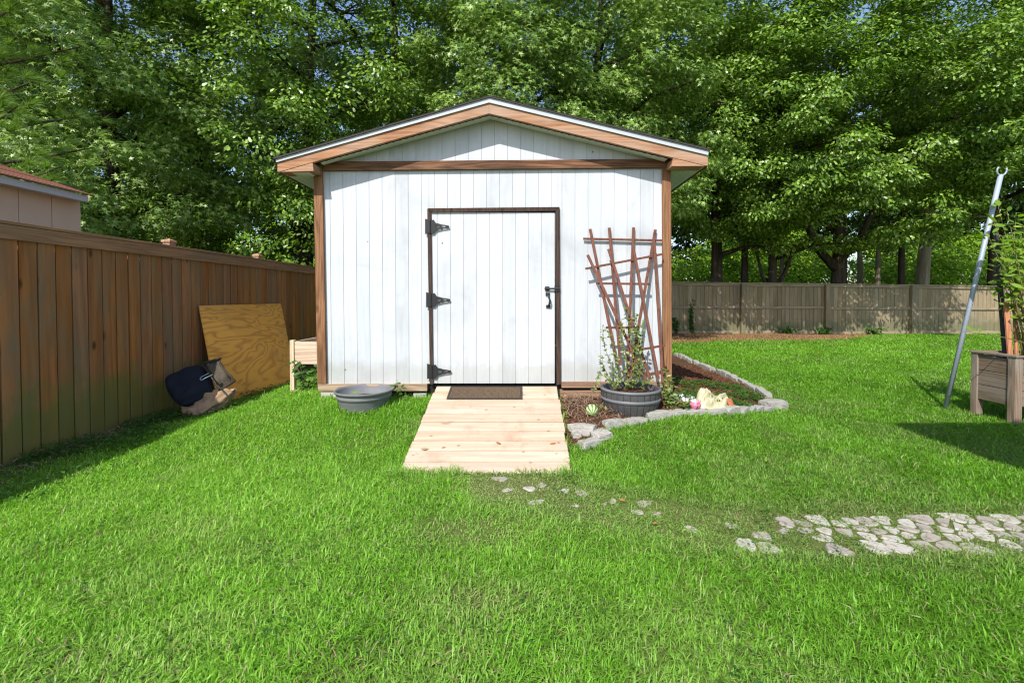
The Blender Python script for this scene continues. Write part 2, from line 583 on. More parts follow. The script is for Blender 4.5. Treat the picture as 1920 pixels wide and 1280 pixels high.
def plywood_mat():
    m, nt, b = new_mat('plywood_face')
    tc = nd(nt, 'ShaderNodeTexCoord')
    mp = nd(nt, 'ShaderNodeMapping')
    mp.inputs['Scale'].default_value = (1.0, 1.0, 3.4)
    nt.links.new(tc.outputs['Object'], mp.inputs['Vector'])
    n = noise(nt, mp.outputs[0], .95, 2, .45, 1.1)
    s = math_(nt, 'MULTIPLY_ADD', math_(nt, 'SINE', math_(nt, 'MULTIPLY', n, 62)), .5, .5)
    s = math_(nt, 'POWER', s, 2.4)
    mp2 = nd(nt, 'ShaderNodeMapping')
    mp2.inputs['Scale'].default_value = (2, 2, 60)
    nt.links.new(tc.outputs['Object'], mp2.inputs['Vector'])
    f = noise(nt, mp2.outputs[0], 2, 4, .6)
    c = mix(nt, s, (.95, .40, .055), (.62, .205, .022))
    c = mix(nt, math_(nt, 'MULTIPLY', f, .5), c, (.80, .46, .14))
    w = noise(nt, tc.outputs['Object'], 1.6, 4, .6)
    c = mix(nt, ramp(nt, w, [(.5, (0, 0, 0)), (.75, (.5, .5, .5))]), c, (.58, .30, .09))
    nt.links.new(c, b.inputs['Base Color'])
    b.inputs['Roughness'].default_value = .75
    return m


M['plywood'] = plywood_mat()


def ground_mat():
    m, nt, b = new_mat('lawn_soil')
    tc = nd(nt, 'ShaderNodeTexCoord')
    a = noise(nt, tc.outputs['Object'], 1.2, 5, .6)
    f = noise(nt, tc.outputs['Object'], 45, 5, .7)
    c = mix(nt, ramp(nt, a, [(.35, (0, 0, 0)), (.7, (1, 1, 1))]), (.07, .12, .02), (.11, .125, .04))
    c = mix(nt, math_(nt, 'MULTIPLY', f, .5), c, (.13, .105, .06))
    nt.links.new(c, b.inputs['Base Color'])
    b.inputs['Roughness'].default_value = 1
    b.inputs['Specular IOR Level'].default_value = .05
    bump(nt, b, f, .6, .02)
    return m


M['soil'] = ground_mat()

# ------------------------------------------------------------------ ground
def build_ground():
    xs = np.concatenate([np.linspace(-90, -7, 30), np.arange(-6.8, 7.0, .12), np.linspace(7.2, 90, 30)])
    ys = np.concatenate([np.linspace(-30, .4, 12), np.arange(.6, 10.2, .12), np.linspace(10.5, 40, 40), np.linspace(44, 160, 16)])
    X, Y = np.meshgrid(xs, ys, indexing='ij')
    Z = gz(X, Y)
    v = np.stack([X, Y, Z], -1).reshape(-1, 3)
    nx, ny = len(xs), len(ys)
    i = np.arange(nx * ny).reshape(nx, ny)
    f = np.stack([i[:-1, :-1], i[1:, :-1], i[1:, 1:], i[:-1, 1:]], -1).reshape(-1, 4)
    me = raw_mesh('ground', v, f, M['soil'])
    me.polygons.foreach_set('use_smooth', np.ones(len(f), bool))
    tag(link_mesh('ground', me), 'grassy ground of the back yard rising to the shed', 'ground', kind='structure')


build_ground()

# ------------------------------------------------------------------ shed
shed = empty('shed', (-.3, YF, gzf(-.3, YF - .05)), 'white wooden garden shed with brown trim and gabled roof', 'shed')


def q3(pts, Y):
    return [P(x, y, Y) for x, y in pts]


ZB = P(CX, 719, YF).z                    # bottom of the siding
ZH0, ZH1 = P(CX, 318, YF).z, P(CX, 301, YF).z
PEAK = P(917, 205, YF - .22)


def wall_x(px, py=520):
    return P(px, py, YF).x


XL, XR = wall_x(598), wall_x(1254)
DX0, DX1 = wall_x(805), wall_x(1046)
ZD = P(CX, 394, YF).z
PITCHX = 24.35 / F * YF


def siding_boards(mb, x0, x1, zb_fn, zt_fn, first, y0, y1, gap=.0028):
    x = first
    while x > x0: x -= PITCHX
    while x < x1:
        a, b_ = max(x + gap / 2, x0), min(x + PITCHX - gap / 2, x1)
        if b_ - a > .012:
            ch = .0014
            za, zb_ = zt_fn(a), zt_fn(b_)
            lo = zb_fn(a)
            poly = [(a, y1, 0), (a, y0 + ch, 0), (a + ch, y0, 0), (b_ - ch, y0, 0), (b_, y0 + ch, 0), (b_, y1, 0)]
            bot = [(p[0], p[1], lo) for p in poly]
            top = [(p[0], p[1], za + (zb_ - za) * (p[0] - a) / (b_ - a)) for p in poly]
            n = 6
            mb.add(bot + top, [tuple(range(n - 1, -1, -1)), tuple(range(n, 2 * n))] +
                   [(i, (i + 1) % n, n + (i + 1) % n, n + i) for i in range(n)])
        x += PITCHX


def roof_z(x, Y=YF):                     # underside of the rake soffit over the wall
    xl, zl = P(560, 311, YF - .22).x, P(560, 311, YF - .22).z
    xr, zr = P(1290, 303, YF - .22).x, P(1290, 303, YF - .22).z
    if x < PEAK.x:
        return zl + (PEAK.z - zl) * (x - xl) / (PEAK.x - xl)
    return zr + (PEAK.z - zr) * (xr - x) / (xr - PEAK.x)


mb = MB()
g0 = wall_x(620)
siding_boards(mb, XL, DX0, lambda x: ZB, lambda x: ZH0 + .02, g0, YF, YF + .016)
siding_boards(mb, DX1, XR, lambda x: ZB, lambda x: ZH0 + .02, wall_x(1078), YF, YF + .016)
siding_boards(mb, DX0 + .0005, DX1 - .0005, lambda x: ZD, lambda x: ZH0 + .02, g0, YF, YF + .016)
front = mb.build('front_wall', M['siding'], shed)
mb = MB()
siding_boards(mb, XL, XR, lambda x: ZH1 - .02, lambda x: roof_z(x) + .03, wall_x(952), YF - .008, YF + .012)
mb.build('gable', M['siding'], shed)
# the walls behind: sides and back, boards on a core
mb = MB()
mb.box((XL + .002, YF + .0045, ZB + .002), (DX0 - .001, YF + .05, ZH0))
mb.box((DX1 + .001, YF + .0045, ZB + .002), (XR - .002, YF + .05, ZH0))
mb.box((DX0 + .001, YF + .0045, ZD + .03), (DX1 - .001, YF + .05, ZH0))
mb.prism([(XL + .01, YF - .0035, ZH0 + .001), (XR - .01, YF - .0035, ZH0 + .001), (XR - .01, YF - .0035, roof_z(XR)), (PEAK.x, YF - .0035, PEAK.z + .02),
          (XL + .01, YF - .0035, roof_z(XL))], (0, .05, 0))
mb.build('wall_core', M['groove'], shed)
for nm, xw, sgn in (('side_wall', XL, -1), ('side_wall', XR, 1)):
    mb = MB()
    y = YF + .06
    while y < YB - .05:
        mb.box((xw - .01 + .001 * sgn, y + .003, ZB), (xw + .01 + .001 * sgn, min(y + PITCHX, YB - .03) - .003, roof_z(xw) + .02))
        y += PITCHX
    mb.box((xw - sgn * .05, YF + .055, ZB + .003), (xw - sgn * .0095, YB - .03, roof_z(xw) + .015))
    mb.build(nm, M['siding'], shed)
mb = MB()
siding_boards(mb, XL + .02, XR - .02, lambda x: ZB, lambda x: roof_z(x) + .02, g0, YB - .02, YB)
mb.build('back_wall', M['siding'], shed)
# trims
for pts in ([(587, 304), (603.5, 304), (611.5, 719), (594.7, 719)], [(1242, 312), (1258.5, 310), (1260, 735), (1243.5, 735)]):
    MB().prism(q3(pts, YF - .032), (0, .03, 0)).build('corner_post', M['trim_v'], shed, bevel=.004)
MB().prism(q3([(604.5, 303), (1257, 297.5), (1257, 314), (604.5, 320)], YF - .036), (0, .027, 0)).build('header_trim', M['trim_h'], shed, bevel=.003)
MB().prism(q3([(586, 303.5), (594, 303.5), (594.5, 325), (586.5, 325)], YF - .045), (0, .012, 0)).build('corner_block', M['trim_v'], shed)
MB().prism(q3([(1253, 296), (1261, 294), (1259, 315), (1252, 316)], YF - .055), (0, .018, 0)).build('corner_block', M['trim_v'], shed)
# rakes, returns, drip edge, roof
YR = YF - .21
L_RAKE = [(520, 305), (917, 193.5), (917, 213), (586, 304.5), (525.5, 322), (520, 322.5)]
R_RAKE = [(917, 193.5), (1327, 292), (1328, 310.5), (1322, 310.5), (1262, 296), (917, 213)]
for pts, tri in ((L_RAKE, [(526, 322.6), (586, 305.2), (588, 320.5)]), (R_RAKE, [(1321.5, 311), (1262, 296.8), (1259.5, 311.5)])):
    MB().prism(q3(pts, YR), (0, .036, 0)).build('rake_board', M['rake'], shed, bevel=.003)
    MB().prism(q3(tri, YR + .004), (0, .17, 0)).build('eave_return', M['rake'], shed)
for pts in ([(516, 297), (917, 182.4), (917, 192.3), (518, 304.3)], [(917, 182.4), (1329, 281.5), (1328, 291), (917, 192.3)]):
    MB().prism(q3(pts, YR - .014), (0, .03, 0)).build('drip_edge', M['white_metal'], shed)
roofp = MB()
for pts in ([(512, 296), (917, 179.8), (917, 182.2), (513, 298.4)], [(917, 179.8), (1333, 280), (1332, 282.3), (917, 182.2)]):
    roofp.prism(q3(pts, YR - .028), (0, YB + .22 - YR, 0))
roofo = roofp.build('roof', M['shingle'], shed)
# courses of shingle tabs stepped on the roof
crs = MB()
for a, b_ in ((P(512, 296.5, YR), P(917, 179.6, YR)), (P(1333, 280, YR), P(917, 179.6, YR))):
    nrm = Vector((-(b_ - a).z, 0, (b_ - a).x)).normalized()
    if nrm.z < 0: nrm = -nrm
    nc = 13
    for i in range(nc):
        p, q = a.lerp(b_, i / nc), a.lerp(b_, (i + 1.02) / nc)
        p, q = p + nrm * .004, q + nrm * .0015
        crs.prism([p, q, q + nrm * .002, p + nrm * .003], (0, YB + .19 - YR, 0))
crs.build('shingle_course', M['shingle'], shed)
mb = MB()
for pts in ([(522, 303), (917, 191), (917, 199), (522, 311)], [(917, 191), (1325, 290), (1325, 298), (917, 199)]):
    mb.prism([p + Vector((0, .04, 0)) for p in q3(pts, YR)], (0, YB + .1 - YR, 0))
mb.build('roof_deck', M['sill'], shed)
# soffits with small dark vent notches along the rakes
for pts in ([(592, 300), (917, 209.5), (917, 206), (592, 296)], [(917, 206), (1256, 289), (1256, 293.5), (917, 209.5)]):
    MB().prism([p + Vector((0, .037, 0)) for p in q3(pts, YR)], (0, .158, 0)).build('rake_soffit', M['soffit'], shed)
for a, b_ in (((590, 304.0), (917, 213.2)), ((1258, 295.6), (917, 213.2))):     # a dark vented channel under each rake
    p, q = P(*a, YR), P(*b_, YR)
    top, low = [], []
    nn_ = 26
    for k in range(nn_ + 1):
        c0 = p.lerp(q, k / nn_)
        top.append(c0 + Vector((0, 0, .005)))
        if k < nn_:
            c1, c2 = p.lerp(q, (k + .42) / nn_), p.lerp(q, (k + .70) / nn_)
            low += [c0 + Vector((0, 0, .0)), c1, c1 + Vector((0, 0, -.003)), c2 + Vector((0, 0, -.003)), c2]
        else:
            low.append(c0)
    MB().prism([v + Vector((0, .0375, 0)) for v in low + top[::-1]], (0, .012, 0)).build('vent_channel', M['dark'], shed)
for xe, xw, zc in ((P(523, 321, YR).x, XL - .012, P(523, 322, YR).z), (P(1325, 311, YR).x, XR + .012, P(1325, 310.5, YR).z)):
    lo, hi = min(xe, xw), max(xe, xw)
    mb = MB()
    nstrip = 4
    for k in range(nstrip):
        mb.box((lo + (hi - lo) * k / nstrip + .002, YR + .04, zc + .001), (lo + (hi - lo) * (k + 1) / nstrip - .002, YB + .1, zc + .012))
    mb.box((lo, YR + .05, zc + .0125), (hi, YB + .1, zc + .02))
    mb.build('eave_soffit', M['soffit'], shed)
    s_ = -1 if xe < xw else 1
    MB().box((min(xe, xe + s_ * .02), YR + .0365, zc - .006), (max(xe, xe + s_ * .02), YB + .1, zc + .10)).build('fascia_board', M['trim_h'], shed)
# door
door = MB()
dx0, dx1 = wall_x(809.5), wall_x(1041)
siding_boards(door, dx0, dx1, lambda x: ZB + .004, lambda x: P(CX, 398.5, YF).z, wall_x(820.5), YF - .004, YF + .02, .004)
door.box((dx0 + .002, YF + .0012, ZB + .006), (dx1 - .002, YF + .05, P(CX, 399, YF).z))
door = door.build('door', M['siding'], shed)


def px_prism(mb, pts, Y, t):
    return mb.prism(q3(pts, Y), (0, t, 0))


fr = MB()
px_prism(fr, [(801, 391), (808, 398.2), (812.3, 720), (806, 720)], YF - .022, .02)
px_prism(fr, [(801.5, 390.6), (1049, 388), (1041, 395.3), (809, 397.8)], YF - .023, .021)
px_prism(fr, [(1049.2, 388.4), (1051.5, 721), (1043.5, 721), (1041.4, 395.8)], YF - .022, .02)
fr.build('door_frame', M['frame'], shed)
for yc in (425, 562.5, 696.5):
    xo = 797 + (yc - 425) * .014
    hg = MB()
    px_prism(hg, [(xo, yc - 15), (xo + 9, yc - 12), (xo + 9, yc + 11), (xo, yc + 14)], YF - .029, .006)
    # strap with pierced openings: an outline of bars
    Yh = YF - .0235

    def ln(a, b_, w):
        hg.bar(P(xo + a[0], yc + a[1], Yh), P(xo + b_[0], yc + b_[1], Yh), w, .005)
    px_prism(hg, [(xo + 10, yc - 12), (xo + 16, yc - 13), (xo + 20, yc - 7), (xo + 20, yc + 7), (xo + 16, yc + 13), (xo + 10, yc + 12)], YF - .027, .005)
    px_prism(hg, [(xo + 20, yc - 7), (xo + 27, yc - 5.5), (xo + 27, yc - 2), (xo + 20, yc - 2.2)], YF - .026, .005)
    px_prism(hg, [(xo + 20, yc + 2.2), (xo + 27, yc + 2), (xo + 27, yc + 5.5), (xo + 20, yc + 7)], YF - .026, .005)
    px_prism(hg, [(xo + 27, yc - 5), (xo + 31, yc - 4.4), (xo + 31, yc + 4.4), (xo + 27, yc + 5)], YF - .0262, .005)
    px_prism(hg, [(xo + 31, yc - 4), (xo + 38, yc - 3.4), (xo + 38, yc - 1.1), (xo + 31, yc - 1.2)], YF - .026, .005)
    px_prism(hg, [(xo + 31, yc + 1.2), (xo + 38, yc + 1.1), (xo + 38, yc + 3.4), (xo + 31, yc + 4)], YF - .026, .005)
    px_prism(hg, [(xo + 38, yc - 3.2), (xo + 44, yc - 2.2), (xo + 45.5, yc), (xo + 44, yc + 2.2), (xo + 38, yc + 3.2)], YF - .0262, .005)
    hg.tube([P(xo + 9.5, yc - 12, YF - .03), P(xo + 9.5, yc + 12, YF - .03)], .008, 8)
    hg.build('hinge', M['black_metal'], door)
lt = MB()
lt.tube([P(1021, 541, YF - .03), P(1050, 541, YF - .03)], .009, 8)
px_prism(lt, [(1022, 537), (1030, 537), (1030, 545), (1022, 545)], YF - .02, .014)
px_prism(lt, [(1040, 536), (1050, 536), (1050, 546), (1040, 546)], YF - .03, .006)
lt.build('latch', M['black_metal'], door)
hd = MB()
px_prism(hd, [(1023, 549), (1031, 549), (1031, 554), (1023, 554)], YF - .016, .012)
px_prism(hd, [(1024, 572), (1031.5, 571), (1031.5, 577), (1024, 577)], YF - .016, .012)
hd.tube([P(1027, 552, YF - .022), P(1029.5, 557, YF - .045), P(1031, 563, YF - .052), P(1030.5, 569, YF - .045), P(1028, 574, YF - .022)], [.009, .010, .009, .010, .009], 8)
hd.build('handle', M['black_metal'], door)
# base: sills, skids, piers
MB().prism(q3([(595, 720), (801, 719.6), (801, 733), (596, 733.5)], YF - .028), (0, .05, 0)).build('sill_board', M['sill'], shed, bevel=.004)
MB().prism(q3([(1053, 716.5), (1243, 716), (1243, 727), (1053, 727)], YF - .05), (0, .05, 0)).build('sill_board', M['skid'], shed, bevel=.004)
MB().prism(q3([(1050, 731), (1243, 731), (1243, 757), (1050, 757)], YF - .02), (0, .1, 0)).build('skid', M['skid'], shed, bevel=.004)
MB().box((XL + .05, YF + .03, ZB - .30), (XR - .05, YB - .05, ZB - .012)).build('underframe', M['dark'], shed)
MB().prism(q3([(602, 735), (632, 735), (632, 756), (602, 756)], YF - .02), (0, .3, 0)).build('pier_block', M['concrete'], shed)
MB().prism(q3([(775, 736), (800, 736), (800, 756), (775, 756)], YF + .0), (0, .28, 0)).build('pier_block', M['concrete'], shed)

# ------------------------------------------------------------------ ramp
RX0, RX1, RY0, RY1 = -.875, .357, 3.22, YF - .055
RZ1 = ZB - .012
RS = (RZ1 - .02) / (RY1 - RY0)


def ramp_z(y):
    return .02 + (y - RY0) * RS


ramp_o = empty('ramp', (-.26, RY0, .0), 'fresh pale pine plank ramp leading up to the shed door', 'ramp')
mb = MB()
n = 10
for i in range(n):
    y0 = RY0 + (RY1 - RY0) * i / n + .0075
    y1 = RY0 + (RY1 - RY0) * (i + 1) / n - .0075
    j0, j1 = random.uniform(-.008, .008), random.uniform(-.008, .008)
    t = .028
    zj = random.uniform(-.003, .002)
    mb.hexa([(RX0 + j0, y0, ramp_z(y0) - t), (RX1 + j1, y0, ramp_z(y0) - t), (RX1 + j1, y1, ramp_z(y1) - t), (RX0 + j0, y1, ramp_z(y1) - t),
             (RX0 + j0, y0, ramp_z(y0) + zj), (RX1 + j1, y0, ramp_z(y0) + zj), (RX1 + j1, y1, ramp_z(y1) + zj), (RX0 + j0, y1, ramp_z(y1) + zj)])
mb.build('deck', M['ramp'], ramp_o, bevel=.005)
for x in (RX0 + .03, -.26, RX1 - .03):
    mb = MB()
    mb.prism([(x - .019, RY0 + .1, gzf(x, RY0 + .1) - .02), (x - .019, RY1 - .01, gzf(x, RY1) - .02), (x - .019, RY1 - .01, ramp_z(RY1 - .01) - .029),
              (x - .019, RY0 + .1, ramp_z(RY0 + .1) - .029)], (.038, 0, 0))
    mb.build('stringer', M['skid'], ramp_o)
# doormat
mat = empty('doormat', (-.36, 4.45, ramp_z(4.45)), 'dark brown ribbed doormat with a rubber border at the ramp top', 'doormat')
MX0, MX1, MY0, MY1 = -.725, .003, 4.335, 4.60


def mat_pt(x, y, h):
    return (x, y, ramp_z(y) + h)


mb = MB()
for (a, b_, c, d) in ((MX0, MX1, MY0, MY0 + .018), (MX0, MX1, MY1 - .018, MY1), (MX0, MX0 + .022, MY0 + .0185, MY1 - .0185), (MX1 - .022, MX1, MY0 + .0185, MY1 - .0185)):
    mb.hexa([mat_pt(a, c, .001), mat_pt(b_, c, .001), mat_pt(b_, d, .001), mat_pt(a, d, .001), mat_pt(a, c, .008), mat_pt(b_, c, .008), mat_pt(b_, d, .008), mat_pt(a, d, .008)])
mb.build('border', M['mat_edge'], mat, bevel=.002)
mb = MB()
a, b_, c, d = MX0 + .0225, MX1 - .0225, MY0 + .019, MY1 - .019
mb.hexa([mat_pt(a, c, .001), mat_pt(b_, c, .001), mat_pt(b_, d, .001), mat_pt(a, d, .001), mat_pt(a, c, .005), mat_pt(b_, c, .005), mat_pt(b_, d, .005), mat_pt(a, d, .005)])
x = a + .006
while x < b_ - .01:
    y = c + .004
    while y < d - .02:
        l = random.uniform(.018, .05)
        y2 = min(y + l, d - .002)
        mb.hexa([mat_pt(x, y, .0052), mat_pt(x + .007, y, .0052), mat_pt(x + .007, y2, .0052), mat_pt(x, y2, .0052),
                 mat_pt(x + .001, y, .0085), mat_pt(x + .006, y, .0085), mat_pt(x + .006, y2, .0085), mat_pt(x + .001, y2, .0085)])
        y = y2 + .004
    x += .0115
mb.build('pile', M['mat_top'], mat)

# ------------------------------------------------------------------ left fence
XF = -3.98
BW = .1475
FTOP = 1.835


def fence_left():
    f = empty('left_fence', (XF, 5.0, 0), 'tall red brown board fence running along the left side in shade', 'fence')
    y = -1.2
    rs = random.Random(3)
    bays = []
    ys = [-1.25, 1.1, 3.17, 5.18, 7.25, 9.3, 11.4, 13.5, 15.6]
    for a, b_ in zip(ys[:-1], ys[1:]):
        mb = MB()
        k = max(1, round((b_ - a) / BW))
        for i in range(k):
            y0 = a + (b_ - a) * i / k
            y1 = a + (b_ - a) * (i + 1) / k
            g = rs.uniform(.003, .0085)
            dx = rs.uniform(-.004, .004)
            z0 = gzf(XF, y0) - rs.uniform(.01, .03)
            mb.box((XF - .018 + dx, y0 + g, z0), (XF + dx, y1 - g, FTOP - .045 + rs.uniform(-.004, .004)))
        mb.build('panel', M['fence'], f, bevel=.002)
        mb = MB()                          # unseen boards added on the neighbour's side to keep the gaps dark
        for i in range(k):
            y0 = a + (b_ - a) * (i + .5) / k
            mb.box((XF - .085, y0 + .004, .0), (XF - .066, y0 + BW - .004, FTOP - .05))
        mb.build('gap_backing', M['fence'], f)
        # trim board along the face at the top and the flat cap on it
        MB().box((XF + .006, a + .06 + .0015, FTOP - .115), (XF + .028, b_ + .06 - .0015, FTOP - .002)).build('trim_board', M['fence_top'], f, bevel=.003)
        MB().box((XF - .07, a + .06 + .002, FTOP + .0), (XF + .034, b_ + .06 - .002, FTOP + .026)).build('cap_board', M['fence_top'], f, bevel=.003)
        mb = MB()
        for z in (.35, 1.0, 1.6):
            mb.box((XF - .062, a, z), (XF - .024, b_, z + .085))
        mb.build('rail', M['fence_top'], f)
    for y in (3.30, 5.29, 7.05, 9.3, 11.4, 13.5, 1.1):
        MB().box((XF - .155, y - .045, 0), (XF - .072, y + .045, FTOP + .075)).build('post', M['fence_post'], f, bevel=.004)
        c = MB()
        z = FTOP + .075
        c.box((XF - .166, y - .056, z), (XF - .061, y + .056, z + .022))
        cx, cy = XF - .1135, y
        c.add([(cx - .05, cy - .054, z + .0225), (cx + .05, cy - .054, z + .0225), (cx + .05, cy + .054, z + .0225), (cx - .05, cy + .054, z + .0225), (cx, cy, z + .045)],
              [(3, 2, 1, 0), (0, 1, 4), (1, 2, 4), (2, 3, 4), (3, 0, 4)])
        c.build('post_cap', M['fence_post'], f)


fence_left()

# ------------------------------------------------------------------ back fence
YK = 15.9


def back_fence():
    f = empty('back_fence', (9, YK, 0), 'weathered grey tan board fence across the back of the yard', 'fence')
    pxs = [930, 1100, 1250.5, 1391, 1548, 1708, 1880, 2060, 2240, 2430]
    xs = [P(p, 560, YK).x for p in pxs]
    zt = lambda x: 1.83 - .012 * (x - 5)      # the top runs very slightly down to the right
    rs = random.Random(5)
    for i, (a, b_) in enumerate(zip(xs[:-1], xs[1:])):
        k = round((b_ - a) / .142)
        mb = MB()
        for j in range(k):
            x0 = a + (b_ - a) * j / k
            x1 = a + (b_ - a) * (j + 1) / k
            dy = rs.uniform(-.006, .006)
            mb.box((x0 + .004, YK + dy, gzf(x0, YK) + rs.uniform(.02, .05)), (x1 - .004, YK + .018 + dy, zt(x0) - .03))
        mb.build('panel', M['backfence'], f)
        mid = (zt(a) + .05) / 2
        MB().box((a + .075, YK - .045, mid - .04), (b_ - .075, YK - .007, mid + .045)).build('rail', M['backrail'], f, bevel=.004)
        MB().hexa([(a + .075, YK - .045, zt(a) - .12), (b_ - .075, YK - .045, zt(b_) - .12), (b_ - .075, YK - .007, zt(b_) - .12), (a + .075, YK - .007, zt(a) - .12),
                   (a + .075, YK - .045, zt(a) - .031), (b_ - .075, YK - .045, zt(b_) - .031), (b_ - .075, YK - .007, zt(b_) - .031), (a + .075, YK - .007, zt(a) - .031)]
                  ).build('rail', M['backrail'], f, bevel=.004)
        MB().box((a + .075, YK - .03, gzf(a, YK)), (b_ - .075, YK - .008, gzf(a, YK) + .12)).build('kick_board', M['backrail'], f, bevel=.004)
        MB().hexa([(a + .001, YK - .075, zt(a) - .029), (b_ - .001, YK - .075, zt(b_) - .029), (b_ - .001, YK + .06, zt(b_) - .029), (a + .001, YK + .06, zt(a) - .029),
                   (a + .001, YK - .075, zt(a)), (b_ - .001, YK - .075, zt(b_)), (b_ - .001, YK + .06, zt(b_)), (a + .001, YK + .06, zt(a))]
                  ).build('cap_board', M['backrail'], f)
    for x in xs:
        MB().box((x - .072, YK - .145, 0), (x + .072, YK - .012, zt(x) - .032)).build('post', M['backfence'], f, bevel=.005)


back_fence()

# ------------------------------------------------------------------ neighbour's shed beyond the left fence
nb = empty('neighbor_shed', (-6.6, 4.0, 0), 'beige shed with red brown roof showing over the left fence', 'shed')
NX = -5.25
NY = PX(151.5, 400, NX).y
zt = PX(150, 375, NX).z
mb = MB()
y = NY
while y > .2:
    y0 = max(y - .335, .2)
    mb.box((NX - .02, y0 + .004, 0), (NX, y - .004, zt + .05))
    y = y0
mb.box((NX - 2.6, .2, 0), (NX - .0205, NY - .002, zt + .04))
mb.build('wall', M['beige'], nb)
xf = NX + .16
yf1 = PX(165, 372, xf).y
z0 = PX(165, 379, xf).z
z1 = PX(165, 367.5, xf).z
MB().box((xf - .02, -.2, z0), (xf, yf1, z1)).build('fascia_board', M['fascia_white'], nb)
MB().box((NX - 2.5, -.2, z0 + .005), (xf - .021, yf1 - .01, z0 + .02)).build('soffit', M['fascia_white'], nb)
mb = MB()
sl = .33
for i in range(12):
    a = xf + .035 - i * .13
    b_ = a - .15
    za, zb_ = z1 + .006 + i * .13 * sl, z1 + .006 + (i * .13 + .15) * sl
    mb.prism([(a, -.2, za), (a, -.2, za + .014), (b_, -.2, zb_ + .007), (b_, -.2, zb_)], (0, yf1 + .25, 0))
mb.build('roof', M['neigh_roof'], nb)
xr = xf - .42
yr1 = PX(140, 352, xr).y
MB().box((xr - .05, -.2, PX(140, 356, xr).z - .02), (xr, yr1, PX(140, 350.5, xr).z)).build('gutter_rail', M['neigh_strip'], nb)

# ------------------------------------------------------------------ plywood, bag, sack beside the left fence
pl_tl, pl_tr = PX(374, 572, XF + .035), PX(527, 569.5, XF + .035)
pl_bl = G(409, 757)
pl_br = G(556, 716)
pl_tl.z = pl_tr.z = (pl_tl.z + pl_tr.z) / 2
nrm = (pl_tr - pl_tl).cross(pl_bl - pl_tl).normalized()
if nrm.x < 0: nrm = -nrm
org = (pl_bl + pl_br) / 2
tag(MB().prism([pl_bl, pl_br, pl_tr, pl_tl], nrm * -.014).build('plywood_sheet', M['plywood'], None, origin=org),
    'plywood sheet with swirling amber grain leaning on the left fence', 'plywood sheet')


def soft_box(mb, a, b_, c, d, thick, nu=14, nv=10, amp=.02, seed=1, edge=.35, fold=0.0, sag=0.0):
    """A stuffed flat body spanned by four corners, thick along the normal of the quad."""
    a, b_, c, d = map(Vector, (a, b_, c, d))
    nn = (b_ - a).cross(d - a).normalized()
    rs = random.Random(seed)
    fs, vs = [], []
    for side in (1, -1):
        for i in range(nu + 1):
            for j in range(nv + 1):
                u, v = i / nu, j / nv
                p = a.lerp(b_, u).lerp(d.lerp(c, u), v)
                p = p.lerp((a + b_ + c + d) / 4, .16 * abs(2 * u - 1) ** 3 * abs(2 * v - 1) ** 3)
                p = p + Vector((0, 0, -sag * 4 * u * (1 - u)))
                prof = (1 - abs(2 * u - 1) ** 6) * (1 - abs(2 * v - 1) ** 6)
                w = side * thick / 2 * prof ** edge + amp * (float(vnoise(u * 5 + seed * 3, v * 5 + side * 7, 1, seed)) - .5) * prof
                if fold: w += fold * prof * (.5 - abs(2 * float(vnoise(u * 7 + v * 4 + seed, v * 3 - u * 2 + side * 5, 1, seed + 7)) - 1))
                vs.append(p + nn * w)
    m = (nu + 1) * (nv + 1)
    for s_ in (0, 1):
        for i in range(nu):
            for j in range(nv):
                q = [s_ * m + i * (nv + 1) + j, s_ * m + (i + 1) * (nv + 1) + j, s_ * m + (i + 1) * (nv + 1) + j + 1, s_ * m + i * (nv + 1) + j + 1]
                fs.append(tuple(q if s_ == 0 else q[::-1]))
    # stitch the rim
    def idx(s_, i, j): return s_ * m + i * (nv + 1) + j
    for i in range(nu):
        fs.append((idx(0, i, 0), idx(1, i, 0), idx(1, i + 1, 0), idx(0, i + 1, 0)))
        fs.append((idx(0, i + 1, nv), idx(1, i + 1, nv), idx(1, i, nv), idx(0, i, nv)))
    for j in range(nv):
        fs.append((idx(0, 0, j + 1), idx(1, 0, j + 1), idx(1, 0, j), idx(0, 0, j)))
        fs.append((idx(0, nu, j), idx(1, nu, j), idx(1, nu, j + 1), idx(0, nu, j + 1)))
    mb.add(vs, fs)


def DP(px, py, dist):                    # a point on the ray of that pixel at a depth
    return P(px, py, dist)


# mower bag: navy body, brown mesh mouth, wire handle
bag = empty('grass_catcher_bag', G(345, 775), 'navy fabric mower bag with brown mesh mouth lying against the left fence', 'mower bag')
mb = MB()
soft_box(mb, DP(303, 711, 4.95), DP(336, 764, 4.75), DP(409, 732, 4.95), DP(381, 681, 5.15), .20, 22, 16, .05, 4, .55, .035, .03)
mb.build('body', M['navy'], bag, smooth_=True)
mb = MB()
soft_box(mb, DP(381, 681, 5.14), DP(409, 732, 4.94), DP(438, 716, 5.08), DP(411, 672, 5.22), .15, 10, 8, .03, 6, .25)
mb.build('mouth', M['mesh_brown'], bag, smooth_=True)
mb = MB()
mb.tube([DP(378, 680, 5.06), DP(390, 697, 4.98), DP(402, 715, 4.89), DP(411, 731, 4.83)], .009, 8)
mb.tube([DP(411, 671, 5.16), DP(413, 682, 5.1), DP(426, 699, 5.02), DP(441, 714, 4.97)], .010, 8)
mb.tube([DP(409, 732, 4.84), DP(424, 724, 4.9), DP(441, 714, 4.97)], .012, 8)
mb.tube([DP(380, 681, 5.05), DP(396, 677, 5.08), DP(415, 671, 5.14)], .012, 8)
mb.build('mouth_frame', M['mat_edge'], bag, smooth_=True)
mb = MB()
mb.tube([DP(399, 702, 4.88), DP(386, 708, 4.83), DP(377, 713, 4.79), DP(375, 710, 4.80), DP(378, 706, 4.83), DP(391, 700, 4.9)], .0045, 6)
mb.build('wire_handle', M['galv'], bag, smooth_=True)
sack = MB()
